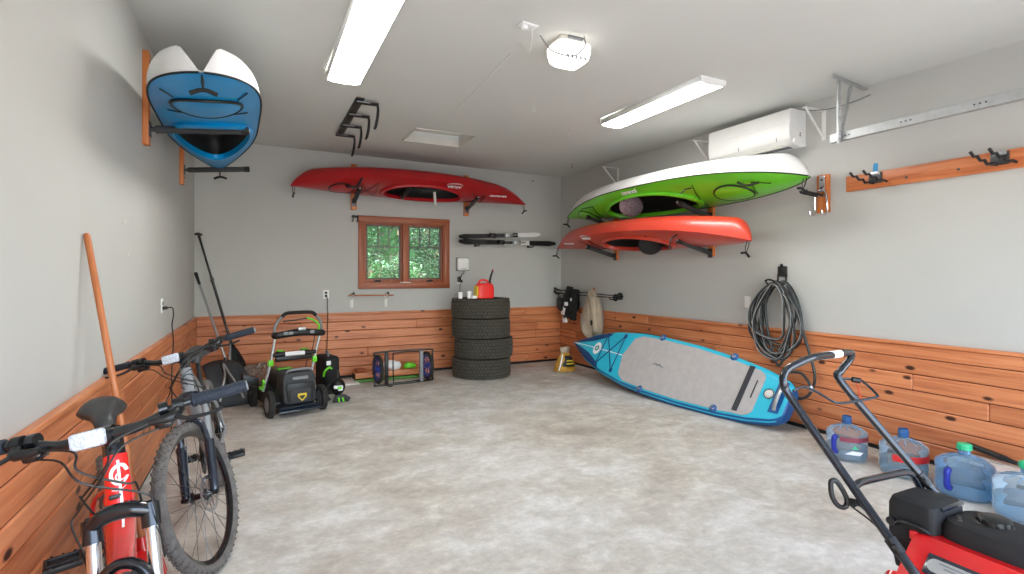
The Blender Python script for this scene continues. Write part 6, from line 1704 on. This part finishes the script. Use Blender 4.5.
# engine shroud
g = G(); ex, ey = 1.895, .92
rings = []
for zz, w_, d_ in ((.47, .150, .11), (.52, .165, .125), (.55, .170, .13), (.562, .166, .126), (.567, .178, .138), (.668, .178, .138), (.688, .164, .124), (.695, .12, .085)):
    rings.append([V((ex + w_ / 2 * math.copysign(abs(math.cos(a)) ** .3, math.cos(a)), ey + d_ / 2 * math.copysign(abs(math.sin(a)) ** .3, math.sin(a)), zz)) for a in [2 * PI * k / 40 for k in range(40)]])
g.loft(rings); sh = g.build('engine_shroud', M['blackmatte'], t, smooth=35)
g = G(); g.tube([(ex - .088, ey + .035, .612), (ex - .100, ey + .015, .628), (ex - .102, ey - .03, .630), (ex - .090, ey - .055, .618)], .009, n=8, spline=4, flat=.6); g.build('air_lip', M['black'], sh)
g = G(); g.box((ex - .092, ey - .015, .597), (.020, .020, .028), bev=.005); g.build('choke_tab', M['redband'], sh)
g = G(); g.cyl((ex - .082, ey + .048, .615), (ex - .098, ey + .048, .613), .014); g.build('primer_knob', M['black'], sh)
for k in range(3):
    g = G(); g.box((ex - .084, ey - .03 + k * .03, .530), (.008, .018, .010), bev=.002); g.build('vent_slot', M['greybag'], sh)
g = G(); g.box((ex + .012, ey - .066, .684), (.12, .012, .010), rot=Matrix.Rotation(.3, 4, 'X'), bev=.003); g.build('edge_trim', M['darkblue'], sh)
# fuel tank
fx0, fy0 = 1.915, .735
g = G(); rings = []
for zz, k in ((.59, .98), (.60, 1.0), (.643, 1.0), (.662, .92), (.669, .80), (.671, .5)):
    rings.append([V((fx0 + .095 * k * math.copysign(abs(math.cos(a)) ** .45, math.cos(a)), fy0 + .125 * k * math.copysign(abs(math.sin(a)) ** .45, math.sin(a)), zz)) for a in [2 * PI * q / 40 for q in range(40)]])
g.loft(rings); tk = g.build('fuel_tank', M['blackmatte'], t, smooth=35)
g = G(); g.lathe([(0, .022), (.030, .022), (.038, .016), (.040, .004), (.046, 0), (0, 0)], c=(fx0 + .0, fy0 + .02, .670), n=28)
for k in range(12):
    a = 2 * PI * k / 12; g.box((fx0 + .038 * math.cos(a), fy0 + .02 + .038 * math.sin(a), .679), (.008, .008, .014), rot=a, bev=.002)
g.build('fuel_cap', M['black'], tk)
g = G(); g.box((fx0 - .045, fy0 + .085, .670), (.05, .012, .004), rot=.5, bev=.001); g.build('tank_mark', M['darksteel'], tk)
g = G(); Fd = frame((fx0 - .052, fy0 - .118, .632), (1, -.25, 0), (-.3, -1, .25)); g.f = Fd; g.box((0, 0, .002), (.05, .026, .003), bev=.001); dc = g.build('decal', M['redband'], tk)
g = text_mesh('TORO', .015, Fd @ Matrix.Translation((0, 0, .004)), .0006, True); g.build('lettering', M['logo'], dc, smooth=0)
# auger housing, wheels, chute
g = G(); prof = [(.30, .03), (.10, .03), (-.06, .10), (-.12, .22), (-.10, .36), (.02, .42), (.30, .42)]
g.loft([[V((xx, yy + .12, zz)) for yy, zz in prof] for xx in (1.63, 2.17)]); g.build('auger_housing', M['red_mower'], t)
for s in (-1, 1):
    g = G(); c = (cx_ + s * .30, .80, .10); g.lathe([(.0, -.02), (.08, -.025), (.098, -.02), (.10, 0), (.098, .02), (.08, .025), (0, .02)], c=c, axis='X', n=32); w_ = g.build('wheel', M['rubber'], t)
    g = G(); g.cyl((c[0] - s * .06, c[1], c[2]), (c[0] + s * .03, c[1], c[2]), .014); g.build('axle', M['darksteel'], w_)
g = G(); g.tube([(cx_ + .02, .42, .60), (cx_ + .02, .42, .72), (cx_ + .02, .38, .82), (cx_ + .02, .30, .86)], [.075, .07, .065, .06], n=14, spline=4); g.build('discharge_chute', M['black'], t)
g = G(); g.box((cx_, .84, .24), (.44, .14, .12), bev=.02); g.build('lower_frame', M['blackmatte'], t)
# handle
hp = [at(905, 560, 1.45), at(848, 480, 1.60), at(791, 398, 1.74), at(783.5, 383, 1.75), at(786, 371, 1.765), at(797, 364, 1.78), at(813, 357.5, 1.80), at(832, 354.8, 1.86), at(846, 352.8, 1.905), at(851.5, 354, 1.925), at(849, 361, 1.905), at(841, 371, 1.885), at(840.5, 381, 1.87), at(888, 437.5, 1.795), at(936, 494, 1.72)]
g = G(); g.tube([hp[0] + (hp[0] - hp[1]) * .25] + hp + [hp[-1] + (hp[-1] - hp[-2]) * .55], .0128, n=14, spline=5); hd = g.build('handle_tube', M['tube_black'], t, smooth=60)
g = G(); g.tube([at(840, 353.6, 1.88), at(835, 354.3, 1.868), at(829, 355, 1.855), at(823, 355.8, 1.84)], .0138, n=12); g.build('warning_sticker', M['logo'], hd)
g = G(); br = [at(853, 489, 1.585), at(857, 484.5, 1.60), at(863, 481.5, 1.62), at(880, 477.5, 1.67), at(898, 473.5, 1.715), at(907, 472.5, 1.735), at(914, 477, 1.745), at(921, 489, 1.745)]
g.tube(br, .0115, n=12, spline=5); g.build('cross_brace', M['tube_black'], hd, smooth=60)
for (a, b_) in ((hp[1] * .25 + hp[0] * .75, hp[0]), (hp[13] * .35 + hp[14] * .65, hp[14])):
    d_ = (b_ - a).normalized()
    g = G(); g.tube([a, a + d_ * .04], .0165, n=12); g.cyl(a + d_ * .02 + V((-.02, -.01, .004)), a + d_ * .02 + V((.02, .01, .004)), .006); g.build('tube_clamp', M['black'], hd)
g = G(); g.tube([at(838, 378, 1.875), at(853, 379.6, 1.87), at(862, 381, 1.86), at(876, 393.5, 1.83), at(876, 397, 1.82), at(858, 401, 1.80), at(842, 403, 1.79), at(833, 401.5, 1.785), at(815, 391, 1.775), at(803, 387, 1.765), at(793, 391, 1.75)], .0042, n=8, spline=4); bl_ = g.build('bail', M['tube_black'], t)
g = G(); g.tube([at(852, 379.4, 1.868), at(860, 380.6, 1.862)], .010, n=10); g.build('bail_clip', M['black'], bl_)
g = G(); g.tube([at(856, 382, 1.865), at(859, 391, 1.83), at(861, 398, 1.81)], .0014, n=5); g.build('bail_cord', M['redbrist'], bl_)
g = G(); lk = at(838, 494, 1.60); pts = [at(831, 482, 1.60), at(836, 481, 1.60), at(842, 489, 1.60), at(847, 500, 1.60), at(845, 507, 1.60), at(838, 505.5, 1.60), at(832, 496, 1.60)]
g.tube(pts, .0075, n=10, closed=True, spline=5); ln_ = g.build('lever_loop', M['black'], t)
g = G(); g.tube([at(846, 502, 1.60), at(851, 502, 1.595), at(858, 503, 1.57)], [.010, .012, .010], n=10); g.tube([at(852, 506, 1.585), at(858, 503, 1.57), at(866, 509, 1.55)], .007, n=8, spline=3); g.build('lever_pivot', M['blackmatte'], ln_)
g = G(); g.tube([at(851, 506, 1.585), at(872, 522, 1.53), at(884, 536, 1.50), at(898, 556, 1.50), at(912, 566, 1.50)], .0028, n=6, spline=5); g.build('control_cable', M['black'], t)

# small fixings left in the walls
def wall_nail(p, d_, label, m='darksteel', s=1.0):
    t = thing('wall_nail', label, 'nail', p)
    p = V(p); d_ = V(d_)
    g = G(); g.cyl(p, p + d_ * .02 * s, .004 * s, n=8); g.build('shank', M[m], t); g = G(); g.cyl(p + d_ * .02 * s, p + d_ * .023 * s, .009 * s, n=10); g.build('head', M[m], t)
wall_nail((3.925, D, 2.89), (0, -1, 0), 'small dark nail high on the back wall past the tip of the red kayak', s=1.3)
wall_nail((L, 3.64, 1.69), (1, 0, 0), 'small pale screw anchor in the wall over the silver bicycle, upper one', 'offwhite', .8)
wall_nail((L, 3.72, 1.51), (1, 0, 0), 'small pale screw anchor in the wall over the silver bicycle, lower one', 'offwhite', .8)
# ------------------------------------------------------------------ light and camera
w = bpy.data.worlds.new('sky'); scene.world = w; w.use_nodes = True
nt = w.node_tree; bgn = nt.nodes['Background']
sky = nt.nodes.new('ShaderNodeTexSky'); sky.sky_type = 'NISHITA'; sky.sun_disc = False; sky.sun_elevation = math.radians(50); sky.sun_rotation = math.radians(80)
mxs = nt.nodes.new('ShaderNodeMixRGB'); mxs.inputs['Fac'].default_value = 0.6; mxs.inputs[2].default_value = (1.0, 0.985, 0.955, 1)
nt.links.new(sky.outputs['Color'], mxs.inputs[1]); nt.links.new(mxs.outputs['Color'], bgn.inputs['Color']); bgn.inputs['Strength'].default_value = 1.7
sl = bpy.data.lights.new('sun', 'SUN'); sl.energy = 7.0; sl.angle = 0.02; sl.color = (1, .95, .88)
so = bpy.data.objects.new('sun', sl); COL.objects.link(so)
d = V((-0.75, 0.30, -1.0)).normalized()   # light travels this way
so.rotation_euler = d.to_track_quat('-Z', 'Y').to_euler(); so.location = (10, -4, 12)

cam = bpy.data.cameras.new('camera'); co = bpy.data.objects.new('camera', cam); COL.objects.link(co)
co.location = (0, 0, CAMH); co.rotation_euler = (PI / 2, 0, -0.451)
cam.sensor_width = 36; cam.lens = 523.98 / 1024 * 36; cam.shift_y = -11.8 / 1024; cam.clip_start = 0.02
scene.camera = co
vs_ = scene.view_settings
vs_.view_transform = 'Standard'; vs_.look = 'None'; vs_.gamma = 1.0; vs_.use_curve_mapping = False; vs_.exposure = 1.05
scene.cycles.use_denoising = True
scene.cycles.max_bounces = 10; scene.cycles.diffuse_bounces = 6; scene.cycles.transparent_max_bounces = 24; scene.cycles.glossy_bounces = 4; scene.cycles.transmission_bounces = 8
scene.cycles.sample_clamp_indirect = 6.0
